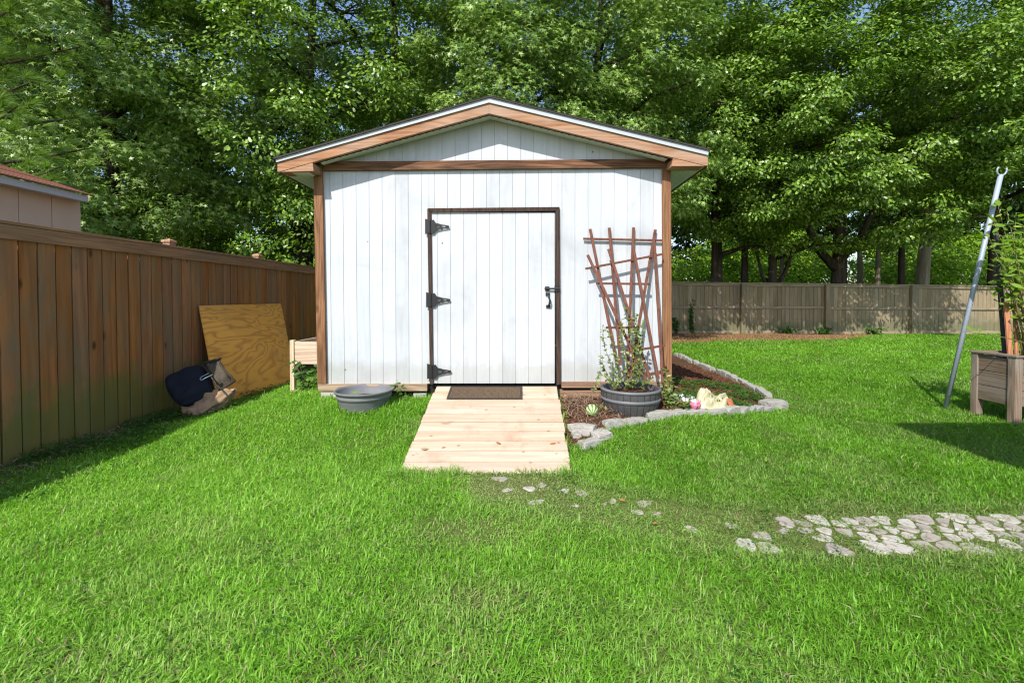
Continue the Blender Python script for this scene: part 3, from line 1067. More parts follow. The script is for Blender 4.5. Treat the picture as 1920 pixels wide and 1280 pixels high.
soft_box(sack, G(334, 780) + Vector((0, 0, .02)), G(372, 784) + Vector((0, 0, .03)), DP(444, 729, 5.0), DP(392, 737, 5.05), .11, 34, 24, .12, 9, .4, .06)
soft_box(sack, G(375, 783) + Vector((0, 0, .02)), G(428, 768) + Vector((0, 0, .02)), DP(447, 724, 5.06), DP(405, 739, 5.0), .08, 30, 22, .11, 13, .4, .06)
tag(sack.build('sack', M['tan'], None, origin=G(385, 780), smooth_=True), 'crumpled tan sack under the navy mower bag', 'sack')

# ------------------------------------------------------------------ pale raised bed beside the shed's left wall
rb = empty('raised_planter', G(546, 737), 'pale wooden raised planter with one leg showing left of the shed', 'planter')
YP = 5.25
xl, xrr = P(543.5, 690, YP).x, SHX0 - .06
zt, zb_ = P(543, 641, YP).z, P(543, 683, YP).z
for (xx, yy) in ((xl, YP), (xrr - .07, YP), (xl, YP + .75), (xrr - .07, YP + .75)):
    MB().box((xx, yy, gzf(xx, yy) - .03), (xx + .048, yy + .06, zt + .02)).build('leg', M['bed_leg'], rb, bevel=.003)
MB().box((xl + .049, YP + .012, zb_), (xrr, YP + .035, zt)).build('front_board', M['bed_board'], rb, bevel=.003)
MB().box((xl + .049, YP + .78, zb_), (xrr, YP + .80, zt)).build('back_board', M['bed_board'], rb, bevel=.003)
MB().box((xl + .012, YP + .062, zb_), (xl + .035, YP + .748, zt)).build('end_board', M['bed_board'], rb, bevel=.003)
MB().box((xl + .036, YP + .036, zb_ - .02), (xrr, YP + .779, zb_ + .11)).build('soil', M['mulch_base'], rb)
st = G(551, 738)
tag(MB().tube([st + Vector((0, 0, .015)), P(575, 722, st.y + .12), P(597, 708, st.y + .25)], [.011, .010, .008], 8).build('stick', M['twig'], None, origin=st, smooth_=True),
    'thin pale stick propped between the raised planter and the shed', 'stick')


# ------------------------------------------------------------------ leaf sprays
STAR = []
for k in range(10):
    a = math.pi / 2 + k * math.pi / 5
    rr = 1.0 if k % 2 == 0 else .31
    if k == 5: rr = .34
    if k in (4, 6): rr *= .85
    STAR.append((rr * math.cos(a) * .52, .5 + rr * math.sin(a) * .52))
STAR = np.array(STAR)
OAK = np.array([(0, 0), (.20, .30), (.14, .46), (.27, .70), (0, 1.0), (-.27, .70), (-.14, .46), (-.20, .30)])
OVAL = np.array([(0, 0), (.17, .25), (.22, .5), (.14, .78), (0, 1.0), (-.14, .78), (-.22, .5), (-.17, .25)])
LANCE = np.array([(0, 0), (.09, .3), (.08, .65), (0, 1.0), (-.08, .65), (-.09, .3)])


def leaves(pos, nrm, tip, size, shape, rng, curl=.18):
    """Leaf fans: a centre vertex joined to the outline. Returns verts, faces."""
    n = len(pos)
    k = len(shape)
    nrm = nrm / np.linalg.norm(nrm, axis=1, keepdims=True)
    tip = tip - nrm * np.sum(tip * nrm, axis=1, keepdims=True)
    tip = tip / np.maximum(np.linalg.norm(tip, axis=1, keepdims=True), 1e-6)
    sd = np.cross(tip, nrm)
    pts = np.concatenate([np.array([[0, shape[:, 1].mean()]]), shape])
    drop = -curl * ((pts[:, 0]) ** 2 * 3 + (pts[:, 1] - .35) ** 2)
    v = (pos[:, None, :] + size[:, None, None] * (sd[:, None, :] * pts[None, :, 0:1] + tip[:, None, :] * pts[None, :, 1:2] + nrm[:, None, :] * drop[None, :, None]))
    base = np.arange(n)[:, None, None] * (k + 1)
    tri = np.array([(0, 1 + i, 1 + (i + 1) % k) for i in range(k)])[None]
    return v.reshape(-1, 3), (base + tri).reshape(-1, 3)


def crown_arrays(centers, outward, rng, per, spread, flat, size, shape, droop=.35, curl=.2):
    c = np.repeat(centers, per, 0)
    o = np.repeat(outward, per, 0)
    n = len(c)
    d = rng.normal(size=(n, 3))
    d /= np.linalg.norm(d, axis=1, keepdims=True)
    rad = rng.random(n) ** .5
    off = d * rad[:, None] * spread * (np.repeat(rng.uniform(.6, 1.35, len(centers)), per)[:, None])
    off[:, 2] *= flat
    # sprays hang: the outer rim of a spray is lower
    off[:, 2] -= .35 * spread * (off[:, 0] ** 2 + off[:, 1] ** 2) / spread ** 2 * .5
    nrm = np.array([0, 0, 1.0])[None] * .75 + o * .45 + d * .35 + rng.normal(size=(n, 3)) * .38
    tip = off / np.maximum(np.linalg.norm(off, axis=1, keepdims=True), 1e-6) + o * .5 + rng.normal(size=(n, 3)) * .5
    tip[:, 2] -= droop
    sz = size * rng.uniform(.65, 1.2, n)
    return leaves(c + off, nrm, tip, sz, shape, rng, curl)


def branchy_tree(name, x, y, label, cat, H_, crown_base, rx, kind, seed, trunk_r=.2, lean=(0, 0), shift=(0, 0), nclus=340, per=165, size=.142,
                 spread=.56, bark='bark', fork=None, group='trees of the wood behind the yard', mat=None, nlimbs=13, ymul=1.0):
    rng = np.random.default_rng(seed)
    rs = random.Random(seed)
    base = Vector((x, y, gzf(x, y)))
    t = empty(name, base, label, cat, group)
    # trunk
    tr = MB()
    N = 9
    pts, rad = [], []
    wob = [rs.uniform(-1, 1) * .12 for _ in range(N)]
    wob2 = [rs.uniform(-1, 1) * .12 for _ in range(N)]
    for i in range(N):
        u = i / (N - 1)
        pts.append(Vector((lean[0] * u * H_ * .8 + wob[i] * u, lean[1] * u * H_ * .8 + wob2[i] * u, -.15 + u * H_ * .93)))
        rad.append(max(trunk_r * (1.25 if i == 0 else 1) * (1 - u * .88), .02))
    tr.tube(pts, rad, 12)

    def trunk_at(z):
        u = min(max((z + .15) / (H_ * .93), 0), 1) * (N - 1)
        i = min(int(u), N - 2)
        return pts[i].lerp(pts[i + 1], u - i)
    cc = Vector((shift[0], shift[1], 0))
    centers = []
    zc, rz = (crown_base + H_) / 2, (H_ - crown_base) / 2
    for i in range(nlimbs):
        z0 = crown_base * .75 + (H_ * .86 - crown_base * .75) * (i + rs.random() * .8) / nlimbs
        az = i * 2.4 + rs.uniform(-.5, .5)
        rel = min(abs(z0 + .8 - zc) / rz, .97)
        L = rx * math.sqrt(1 - rel * rel * .85) * rs.uniform(.75, 1.05)
        a = trunk_at(z0)
        b_ = a + Vector((math.cos(az) * L, math.sin(az) * L * ymul, L * rs.uniform(.10, .40))) + cc * .7
        m_ = a.lerp(b_, .5) + Vector((0, 0, .12 * L))
        r0 = trunk_r * (1 - z0 / H_) * .45 + .02
        tr.tube([a, a.lerp(m_, .5), m_, m_.lerp(b_, .5) + Vector((0, 0, .03)), b_], [r0, r0 * .8, r0 * .6, r0 * .4, .012], 7)
        for k in range(5):
            u = rs.uniform(.3, 1.0)
            p = (a.lerp(m_, u * 2) if u < .5 else m_.lerp(b_, u * 2 - 1))
            q = p + Vector((rs.uniform(-1, 1), rs.uniform(-1, 1), rs.uniform(-.15, .6))) * L * .33
            tr.tube([p, p.lerp(q, .5) + Vector((0, 0, .06)), q], [r0 * .35 * (1.2 - u * .6) + .006, r0 * .2 + .006, .006], 5, caps=False)
            centers.append(q)
        centers.append(b_)
    if fork:
        for (z0, dx, dy, dz, r_) in fork:
            a = trunk_at(z0)
            b_ = a + Vector((dx, dy, dz))
            tr.tube([a, a.lerp(b_, .4) + Vector((dx * .12, 0, -dz * .05)), b_], [r_, r_ * .85, r_ * .55], 9)
            centers.append(b_)
    tr.build('trunk', M[bark], t, origin=(0, 0, 0), smooth_=True).location = (0, 0, 0)
    # crown: sprays at the twig ends, plus sprays over the outside of the crown
    extra = int((nclus - len(centers)) * 1.42)
    for _ in range(max(extra, 0)):
        az = rs.uniform(0, 6.283)
        if rs.random() < .45: az = -math.pi / 2 + rs.gauss(0, .75)       # the side to the open yard gets the light and the leaves
        u = rs.uniform(-1, 1)
        rr = (1 - abs(u) ** 3.2) ** .5 * rs.uniform(.62, 1.08)
        z = zc + u * rz
        ax = trunk_at(max(min(z, H_ * .9), 0))
        q = Vector((ax.x + math.cos(az) * rx * rr, ax.y + math.sin(az) * rx * ymul * rr, z + rs.uniform(-.3, .3))) + cc
        # boughs leave hollows between them
        if float(vnoise(base.x + q.x + q.y * .35, q.z * 1.35 + q.y * .2, 1.25, 300 + seed % 5)) < .41: continue
        centers.append(q)
    C = np.array([tuple(c) for c in centers])
    ctr = np.array([shift[0], shift[1], zc - rz * .25])
    O = (C - ctr)
    O[:, 2] *= rx / rz
    O /= np.maximum(np.linalg.norm(O, axis=1, keepdims=True), 1e-6)
    shape = {'gum': STAR, 'oak': OAK, 'backleaf': OVAL}[kind]
    v, f = crown_arrays(C, O, rng, per, spread, .42, size, shape)
    me = raw_mesh('crown', v, f, M[mat or kind])
    link_mesh('crown', me, t)
    return t


def bx(px, Y): return (px - CX) / F * Y


TREES = [
    # name, px, Y, label, H, base, rx, kind, kwargs
    ('sweetgum_tree', -60, 10.6, 'sweetgum tree leaning in from the left edge above the beige shed', 11.0, .9, 3.2, 'gum', dict(trunk_r=.2, nclus=240)),
    ('sweetgum_tree', 215, 10.8, 'star leaved sweetgum tree right of the beige shed roof', 12.5, .8, 3.4, 'gum', dict(trunk_r=.2, nclus=380)),
    ('sweetgum_tree', 372, 12.6, 'sweetgum tree behind the fence above the leaning plywood sheet', 13.0, 1.0, 3.4, 'gum', dict(trunk_r=.2)),
    ('oak_tree', 566, 12.6, 'oak tree with dark leaning trunk just left of the white shed', 13.5, 1.5, 3.8, 'oak', dict(trunk_r=.24, lean=(.05, 0), nclus=420, per=140, size=.115)),
    ('oak_tree', 740, 13.4, 'small leaved oak tree rising behind the left roof slope', 13.5, 2.2, 3.7, 'oak', dict(trunk_r=.22, nclus=420, per=140, size=.115, shift=(0, -.5))),
    ('sweetgum_tree', 945, 12.2, 'bright sweetgum tree directly above the roof peak', 12.8, 2.0, 3.0, 'gum', dict(trunk_r=.2, nclus=360)),
    ('sweetgum_tree', 1120, 13.0, 'sweetgum tree rising behind the right roof slope', 13.0, 2.0, 3.0, 'gum', dict(trunk_r=.2, nclus=350)),
    ('oak_tree', 1212, 17.3, 'tall oak tree whose trunk shows through a sky gap over the right eave', 13.5, 5.0, 3.2, 'oak', dict(trunk_r=.30, bark='bark_pale', size=.128, nclus=230)),
    ('oak_tree', 1342, 17.0, 'oak tree with straight thick trunk nearest the shed over the back fence', 12.6, 3.3, 3.7, 'oak', dict(trunk_r=.25, shift=(0, -1.8), size=.128, nclus=360, per=135)),
    ('oak_tree', 1396, 18.2, 'slim dark trunked oak tree behind the first fence post from the shed', 12.0, 4.6, 2.8, 'oak', dict(trunk_r=.17, size=.128)),
    ('oak_tree', 1452, 17.2, 'oak tree with forked leaning trunk between the first two fence posts', 12.4, 3.2, 3.5, 'oak',
     dict(trunk_r=.19, lean=(-.04, 0), shift=(.3, -2.1), size=.128, fork=[(1.6, .9, .2, 1.7, .09), (1.2, -.75, .2, 2.6, .07)], nclus=340, per=135)),
    ('oak_tree', 1572, 17.0, 'thick dark oak tree with a big left limb at the middle of the back fence', 12.8, 3.3, 4.1, 'oak',
     dict(trunk_r=.30, shift=(.2, -1.9), size=.128, fork=[(2.2, -1.7, -.2, 2.6, .17), (2.6, 1.5, 0, 2.6, .13)], nclus=400, per=140)),
    ('oak_tree', 1722, 17.6, 'pale curving oak tree leaning right behind the sunlit fence patch', 12.8, 4.9, 3.7, 'oak',
     dict(trunk_r=.26, lean=(.075, 0), bark='bark_pale', shift=(-.6, -1.8), size=.128, nclus=360, per=135)),
    ('oak_tree', 1862, 17.8, 'dark oak tree behind the climbing plant near the right edge', 12.8, 4.6, 3.9, 'oak', dict(trunk_r=.24, shift=(0, -1.8), size=.128, nclus=360, per=135)),
    ('oak_tree', 2060, 17.4, 'oak tree at the right end of the wood with boughs entering the top corner', 13.5, 4.2, 3.9, 'oak', dict(trunk_r=.24, shift=(-.6, -1.8), size=.14)),
    ('oak_tree', 1646, 20.5, 'thin pale trunk tree between the thick dark oak and the curving oak', 11.5, 5.5, 2.4, 'oak', dict(trunk_r=.13, bark='bark_pale', nclus=70, per=70, size=.14)),
    ('oak_tree', 1612, 21.5, 'thin sunlit tree close right of the thick dark oak', 11.5, 5.5, 2.4, 'oak', dict(trunk_r=.15, bark='bark_pale', nclus=70, per=70, size=.14)),
    ('oak_tree', 1690, 20.0, 'twin dark stemmed tree left of the pale curving oak', 12.0, 5.0, 2.6, 'oak', dict(trunk_r=.16, nclus=75, per=70, size=.14)),
    ('oak_tree', 1466, 21.0, 'thin white barked tree behind the forked oak', 10.5, 5.5, 2.2, 'oak', dict(trunk_r=.12, bark='bark_pale', nclus=65, per=70, size=.14)),
]
for i, (nm, px, Y, lab, H_, cb, rx, kind, kw) in enumerate(TREES):
    branchy_tree(nm, bx(px, Y), Y, lab, 'tree', H_, cb, rx, kind, 100 + i, **kw)

# the wood farther off: one mass
def far_wood():
    rng = np.random.default_rng(77)
    V, Fs, nv = [], [], 0
    cs, os_ = [], []
    for k in range(26):
        x = -42 + k * 3.4 + rng.uniform(-1, 1)
        y = rng.uniform(31, 38)
        h = rng.uniform(17, 24)
        r_ = rng.uniform(2.6, 3.6)
        for _ in range(190):
            d = rng.normal(size=3)
            d /= np.linalg.norm(d)
            rr = .5 + .5 * rng.random() ** .4
            cs.append((x + d[0] * r_ * rr, y + d[1] * r_ * rr, h * .5 + d[2] * h * .52 * rr))
            os_.append(d)
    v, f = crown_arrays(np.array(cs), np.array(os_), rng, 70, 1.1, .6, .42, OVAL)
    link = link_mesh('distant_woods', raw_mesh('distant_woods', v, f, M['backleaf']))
    tag(link, 'dark mass of far trees closing the view behind the wood', 'woods', kind='stuff')


far_wood()


def undergrowth():
    rng = np.random.default_rng(78)
    cs, os_ = [], []
    for k in range(800):
        x = rng.uniform(-26, 36)
        y = rng.uniform(23.5, 31)
        h = 1.8 + 3.6 * float(vnoise(x, y, 2.6, 21)) + .2 * (y - 23)
        for _ in range(3):
            z = h * rng.random() ** .7
            cs.append((x + rng.normal() * .5, y + rng.normal() * .5, z))
            d = np.array([rng.normal() * .4, -.7, .6])
            os_.append(d / np.linalg.norm(d))
    v, f = crown_arrays(np.array(cs), np.array(os_), rng, 56, .75, .6, .22, OVAL)
    tag(link_mesh('undergrowth', raw_mesh('undergrowth', v, f, M['under'])), 'sunlit light green undergrowth between the trunks beyond the back fence', 'undergrowth', kind='stuff')


undergrowth()


# pine bough at the left edge
def pine():
    rng = np.random.default_rng(5)
    X, Y = -8.4, 6.7
    t = empty('pine_tree', (X, Y, 0), 'long needled pine tree reaching in over the beige shed at the left edge', 'tree', 'trees of the wood behind the yard')
    tr = MB()
    tr.tube([(0, 0, -.1), (.05, 0, 3), (0, .05, 6), (.1, 0, 9.5)], [.17, .14, .1, .03], 10)
    pos, dirs = [], []
    rs = random.Random(9)
    for i in range(22):
        z = 2.6 + 6.2 * i / 22
        az = rs.uniform(-.6, .5) if i % 2 == 0 else rs.uniform(0, 6.28)
        if i in (1, 3, 5, 7): az = -.15 + .11 * (i - 4)
        L = rs.uniform(1.5, 2.0) * (1.1 - .03 * i)
        a = Vector((0, 0, z))
        b_ = a + Vector((math.cos(az) * L, math.sin(az) * L, .30 * L))
        tr.tube([a, a.lerp(b_, .5) + Vector((0, 0, -.05)), b_], [.035, .022, .008], 6)
        for k in range(16):
            u = .35 + .65 * k / 15
            p = a.lerp(b_, u) + Vector((rs.uniform(-.25, .25), rs.uniform(-.25, .25), rs.uniform(-.12, .15)))
            d0 = (b_ - a).normalized() + Vector((rs.uniform(-.6, .6), rs.uniform(-.6, .6), rs.uniform(0, .7)))
            for _ in range(85):
                dd = d0 + Vector((rs.gauss(0, .5), rs.gauss(0, .5), rs.gauss(0, .5)))
                pos.append(p)
                dirs.append(dd.normalized())
    tr.build('trunk', M['bark'], t, origin=(0, 0, 0), smooth_=True)
    pos = np.array([tuple(p) for p in pos])
    dirs = np.array([tuple(p) for p in dirs])
    n = len(pos)
    L = rng.uniform(.16, .27, n)
    side = np.cross(dirs, rng.normal(size=(n, 3)))
    side /= np.linalg.norm(side, axis=1, keepdims=True)
    tipv = pos + dirs * L[:, None] - np.array([0, 0, 1]) * (L[:, None] ** 2) * .9
    v = np.stack([pos + side * .0032, pos - side * .0032, tipv], 1).reshape(-1, 3)
    link_mesh('needles', raw_mesh('needles', v, np.arange(3 * n).reshape(-1, 3), M['pine']), t)


pine()

# ------------------------------------------------------------------ barrel planter, tub
def barrel():
    c = P(1182, 760, 4.33)
    zb_ = gzf(c.x, 4.08) - .005
    r0, r1, h = .278, .21, P(CX, 725, 4.33).z - zb_
    b_ = empty('barrel_planter', (c.x, 4.33, zb_), 'dark half barrel planter with plants at the front right corner of the shed', 'planter')
    rad = lambda t: r1 + (r0 - r1) * (t ** .8) + .02 * math.sin(math.pi * t)
    prof = [(.0005, -.03), (r1 + .012, -.03), (r1 + .012, .02), (rad(.08), .022)] + [(rad(t), t * h) for t in (.16, .25, .35, .45, .55, .65, .75, .85, .93)]
    prof += [(rad(1.0), h - .004), (rad(1.0) - .006, h), (rad(1.0) - .022, h), (rad(1.0) - .026, h - .01), (rad(.7) - .03, h * .72), (.0005, h * .72)]
    MB().lathe(prof, 48, (c.x, 4.33, zb_)).build('tub', M['barrel'], b_, smooth_=True)
    for t0, t1 in ((.55, .68), (.90, 1.0)):
        MB().lathe([(rad(t0) - .004, t0 * h), (rad(t0) + .006, t0 * h + .003), (rad(t1) + .006, t1 * h - .003), (rad(t1) - .004, t1 * h)], 48, (c.x, 4.33, zb_)).build('hoop', M['barrel_hoop'], b_, smooth_=True)
    sl = MB()
    for k in range(28):
        a = 2 * math.pi * k / 28
        pts = [(c.x + (rad(t) + .0008) * math.cos(a), 4.33 + (rad(t) + .0008) * math.sin(a), zb_ + t * h) for t in (.06, .2, .4, .56)]
        sl.tube(pts, .0022, 4)
        pts = [(c.x + (rad(t) + .0008) * math.cos(a), 4.33 + (rad(t) + .0008) * math.sin(a), zb_ + t * h) for t in (.68, .8, .9)]
        sl.tube(pts, .0022, 4)
    sl.build('stave_joint', M['dark'], b_)
    MB().lathe([(.0005, h * .80), (rad(.8) * .5, h * .83), (rad(.8) - .028, h * .78)], 30, (c.x, 4.33, zb_)).build('soil', M['mulch_base'], b_, smooth_=True)
    return c.x, 4.33, zb_, h


BX, BY, BZ, BH = barrel()


def tub():
    c = P(683, 740, 4.40)
    zb_ = gzf(c.x, 4.40) - .02
    h = P(CX, 729, 4.40).z - zb_
    r0, r1 = .268, .215
    t = empty('grey_tub', (c.x, 4.40, zb_), 'faded grey half barrel tub sunk in grass left of the ramp', 'planter')
    rad = lambda u: r1 + (r0 - r1) * u
    prof = [(.0005, -.02), (r1, -.02)] + [(rad(u), u * h) for u in (.1, .3, .5, .58)] + [(rad(.6) + .006, .60 * h), (rad(.72) + .006, .72 * h), (rad(.74), .74 * h), (rad(.86), .86 * h)]
    prof += [(rad(.88) + .010, .88 * h), (rad(1) + .010, .985 * h), (rad(1) + .006, h), (rad(1) - .004, h), (rad(.9) - .008, .88 * h), (rad(.45) - .01, .45 * h), (.0005, .45 * h)]
    MB().lathe(prof, 44, (c.x, 4.40, zb_)).build('tub', M['tub'], t, smooth_=True)
    MB().lathe([(.0005, h * .52), (rad(.5) - .012, h * .50)], 30, (c.x, 4.40, zb_)).build('soil', M['dark'], t, smooth_=True)
    # the thing lying inside: a yellow green leaf
    v, f = leaves(np.array([[c.x - .09, 4.30, zb_ + h * .93]]), np.array([[0, -.5, 1.]]), np.array([[1., .2, 0.1]]), np.array([.075]), OVAL, RNG)
    me = raw_mesh('fallen_leaf', v - np.array([c.x - .09, 4.30, zb_ + h * .93]), f, M['vine'])
    tag(link_mesh('fallen_leaf', me, None, (c.x - .09, 4.30, zb_ + h * .93)), 'yellow green leaf caught inside the grey tub', 'leaf')
    return c.x, 4.40


TX, TY = tub()

# ------------------------------------------------------------------ trellises
def dlean(py):
    return .045 + (max(min(py, 760), 420) - 450) / 285 * .27


def zz(x, y): return 960 + x / 4.2675, 420 + y / 4.2675


def trellis(name, label, strips, bars, front, loc_px):
    base = P(loc_px[0], loc_px[1], YF - dlean(loc_px[1]) - front)
    t = empty(name, base, label, 'trellis', 'trellises in front of the white shed wall')
    for s in strips:
        a, b_ = zz(*s[0]), zz(*s[1])
        pa, pb = P(a[0], a[1], YF - dlean(a[1]) - front), P(b_[0], b_[1], YF - dlean(b_[1]) - front)
        MB().bar(pa, pb, .028, .013).build('upright', M['trellis'], t, bevel=.0015)
    for s in bars:
        a, b_ = zz(*s[0]), zz(*s[1])
        dd = s[2] if len(s) > 2 else .0145
        pa, pb = P(a[0], a[1], YF - dlean(a[1]) - front + dd), P(b_[0], b_[1], YF - dlean(b_[1]) - front + dd)
        MB().bar(pa, pb, .022, .012).build('crossbar', M['trellis'], t, bevel=.0015)


trellis('trellis', 'upright rust brown fan trellis nearer the shed wall',
        [((625, 40), (838, 1110)), ((778, 30), (868, 1130)), ((973, 28), (922, 1250)), ((1148, 45), (940, 1230))],
        [((570, 118), (1200, 132)), ((672, 475), (1105, 480)), ((750, 828), (1020, 830)), ((870, 1178), (980, 1180))], .0, (1180, 722))
trellis('trellis', 'tilted rust brown fan trellis crossing in front of the upright one',
        [((605, 247), (1085, 1275)), ((772, 200), (1105, 1240)), ((963, 150), (1172, 1240)), ((1138, 150), (1208, 1290))],
        [((587, 358), (1210, 240)), ((940, 1020), (1220, 970)), ((985, 1215), (1235, 1185))], .035, (1225, 735))


# ------------------------------------------------------------------ leafy plants
def stem_plant(name, label, cat, loc, stems, leaf_size, shape, mat, rng, every=.035, group=None, pair=True, curl=.2, stem_r=.003, stem_mat='stem', per=1, drop=.1):
    t = empty(name, loc, label, cat, group)
    mb = MB()
    pos, nr, tp = [], [], []
    L0 = Vector(loc)
    for pts in stems:
        pts = [Vector(p) for p in pts]
        mb.tube([p for p in pts], [stem_r * (1 - .6 * i / (len(pts) - 1)) for i in range(len(pts))], 5)
        # walk
        for a, b_ in zip(pts[:-1], pts[1:]):
            n_ = max(1, int((b_ - a).length / every))
            d = (b_ - a).normalized()
            for k in range(n_):
                p = a.lerp(b_, (k + rng.random()) / n_)
                for s_ in ((1, -1) if pair else (1,)):
                    for _ in range(per):
                        side = Vector(rng.normal(size=3))
                        side = (side - d * side.dot(d)).normalized()
                        pos.append(tuple(p - L0))
                        tp.append(tuple(side + d * .45 + Vector((0, 0, -drop))))
                        nr.append(tuple(Vector((rng.normal() * .5, -.5 + rng.normal() * .5, .8))))
    mb.build('stem', M[stem_mat], t, smooth_=True)
    pos, nr, tp = np.array(pos), np.array(nr), np.array(tp)
    v, f = leaves(pos, nr, tp, leaf_size * rng.uniform(.6, 1.25, len(pos)), shape, rng, curl)
    link_mesh('foliage', raw_mesh('foliage', v, f, M[mat]), t)
    return t


def pxpath(pts, d0):
    return [P(x, y, d0(i) if callable(d0) else d0) for i, (x, y) in enumerate(pts)]


rg = np.random.default_rng(31)
st = [pxpath([(1163, 725), (1158, 690), (1150, 655), (1141, 620)], 4.33), pxpath([(1160, 725), (1148, 690), (1133, 650), (1130, 612)], 4.30),
      pxpath([(1178, 725), (1176, 680), (1168, 640), (1165, 598)], 4.36), pxpath([(1185, 725), (1190, 680), (1184, 630), (1172, 575)], 4.38),
      pxpath([(1186, 725), (1196, 690), (1197, 640), (1190, 585)], 4.36), pxpath([(1192, 725), (1204, 695), (1202, 655), (1206, 600)], 4.36),
      pxpath([(1160, 725), (1142, 712), (1126, 700), (1118, 715), (1112, 735)], 4.28), pxpath([(1155, 726), (1140, 705), (1131, 685), (1128, 665)], 4.30),
      pxpath([(1200, 726), (1214, 715), (1226, 708)], 4.28), pxpath([(1170, 728), (1180, 715), (1195, 712), (1210, 716)], 4.20),
      pxpath([(1150, 728), (1155, 715), (1165, 708), (1172, 700)], 4.20), pxpath([(1176, 728), (1188, 700), (1196, 660), (1193, 612)], 4.40)]
stem_plant('climbing_plant', 'yellow green climbing plant growing from the dark half barrel up the trellis', 'plant', (BX, BY, BZ + BH * .78), st, .040, OVAL, 'bedplant', rg, .017, stem_r=.004)
# low leafy plant right of the barrel behind the stones
st = []
for (x, y) in ((1248, 690), (1256, 700), (1262, 712), (1252, 725), (1268, 738), (1275, 748), (1290, 755), (1244, 712), (1296, 757)):
    b0 = G(1258 + (x - 1262) * .3, 770)
    e = P(x, y, b0.y + .05)
    st.append([b0, b0.lerp(e, .5) + Vector((0, -.01, .02)), e])
stem_plant('leafy_plant', 'low bright green leafy plant between the half barrel and white pebbles', 'plant', G(1258, 770), st, .05, OVAL, 'bedplant', rg, .022)
# seedling by the grey tub
b0 = G(748, 752)
st = [[b0, P(746, 735, b0.y), P(745, 712, b0.y)], [b0, P(742, 735, b0.y), P(737, 718, b0.y - .03)], [b0, P(750, 738, b0.y), P(753, 722, b0.y - .02)], [b0, P(745, 746, b0.y - .05), P(738, 742, b0.y - .08)], [b0, P(752, 747, b0.y - .04), P(758, 742, b0.y - .06)]]
stem_plant('seedling', 'small green seedling standing right of the grey tub', 'plant', b0, st, .055, OVAL, 'weed', rg, .028)
b0 = G(1148, 768)
st = [[b0, b0 + Vector((dx, -.02, .05)), b0 + Vector((dx * 2.2, -.03, .06))] for dx in (-.05, -.02, .02, .05)]
stem_plant('seedling', 'broad leaved seedling beside the striped melon', 'plant', b0, st, .06, OVAL, 'bedplant', rg, .03)
# weeds by the raised planter legs
for (px, py, lab, hh, nn) in ((572, 735, 'tangled weed under the pale raised planter', .32, 9), (1297, 626, 'ivy vine climbing the back fence close to the shed', 1.0, 0),
                              (1268, 628, 'short ivy clump at the foot of the back fence beside the shed corner', .5, 0)):
    if nn:
        b0 = G(px, py)
        st = []
        for k in range(nn):
            e = b0 + Vector((rg.uniform(-.22, .22), rg.uniform(-.1, .15), hh * rg.uniform(.5, 1.1)))
            st.append([b0 + Vector((rg.uniform(-.1, .1), rg.uniform(-.05, .1), 0)), b0.lerp(e, .5) + Vector((rg.uniform(-.05, .05), 0, .05)), e])
        stem_plant('weed', lab, 'weed', b0, st, .07, OVAL, 'weed', rg, .05)
    else:
        b0 = P(px, 622, YK - .04)
        b0.z = gzf(b0.x, b0.y) + .01
        st = []
        for k in range(5):
            xx = b0.x + rg.uniform(-.09, .09)
            st.append([(xx, YK - .03, b0.z), (xx + rg.uniform(-.08, .08), YK - .035, b0.z + hh * .5), (xx + rg.uniform(-.1, .1), YK - .03, b0.z + hh * rg.uniform(.75, 1.25))])
        stem_plant('ivy_vine', lab, 'vine', b0, st, .085, OVAL, 'weed', rg, .028)
for (px, lab) in ((1478, 'low green weed clump at the back fence left of the second post'), (1640, 'low weed tuft at the back fence before the sunlit post'), (1545, 'spiky weed at the foot of the second fence post')):
    b0 = P(px, 625, YK - .25)
    b0.z = gzf(b0.x, b0.y)
    st = [[b0, b0 + Vector((rg.uniform(-.15, .15), rg.uniform(-.1, .1), .12)), b0 + Vector((rg.uniform(-.4, .4), rg.uniform(-.15, .1), rg.uniform(.15, .3)))] for _ in range(12)]
    stem_plant('weed', lab, 'weed', b0, st, .10, OVAL, 'weed', rg, .05)

# ------------------------------------------------------------------ flower bed with its edging
EDGE_FRONT = [(1112, 822), (1132, 808), (1152, 797), (1170, 793), (1192, 790), (1215, 786), (1240, 781), (1264, 776), (1290, 776), (1315, 775), (1340, 775), (1365, 774), (1390, 773), (1415, 772), (1438, 771)]
EDGE_BACK = [(1452, 766), (1441, 750), (1424, 738), (1404, 727), (1384, 718), (1366, 710), (1349, 703), (1332, 697), (1316, 690), (1302, 683), (1289, 677), (1277, 672), (1267, 668)]
fr_pts = [G(*p) for p in EDGE_FRONT]
bk_pts = [G(*p) for p in EDGE_BACK]
BED = [Vector((RX1 + .02, YF, 0)), Vector((RX1 + .02, 3.62, 0)), G(1085, 838)] + fr_pts + bk_pts + [Vector((SHX1, bk_pts[-1].y, 0)), Vector((SHX1, YF, 0))]
BEDXY = np.array([(p.x, p.y) for p in BED])


def in_poly(x, y, poly):
    x = np.asarray(x, float)
    y = np.asarray(y, float)
    r_ = np.zeros(x.shape, bool)
    j = len(poly) - 1
    for i in range(len(poly)):
        xi, yi = poly[i]
        xj, yj = poly[j]
        c = ((yi > y) != (yj > y)) & (x < (xj - xi) * (y - yi) / (yj - yi + 1e-12) + xi)
        r_ ^= c
        j = i
    return r_


def bed_z(x, y):
    return gz(x, y) + .018 + .035 * (vnoise(x, y, .09, 41) - .5) + .02 * (vnoise(x, y, .03, 42) - .5)


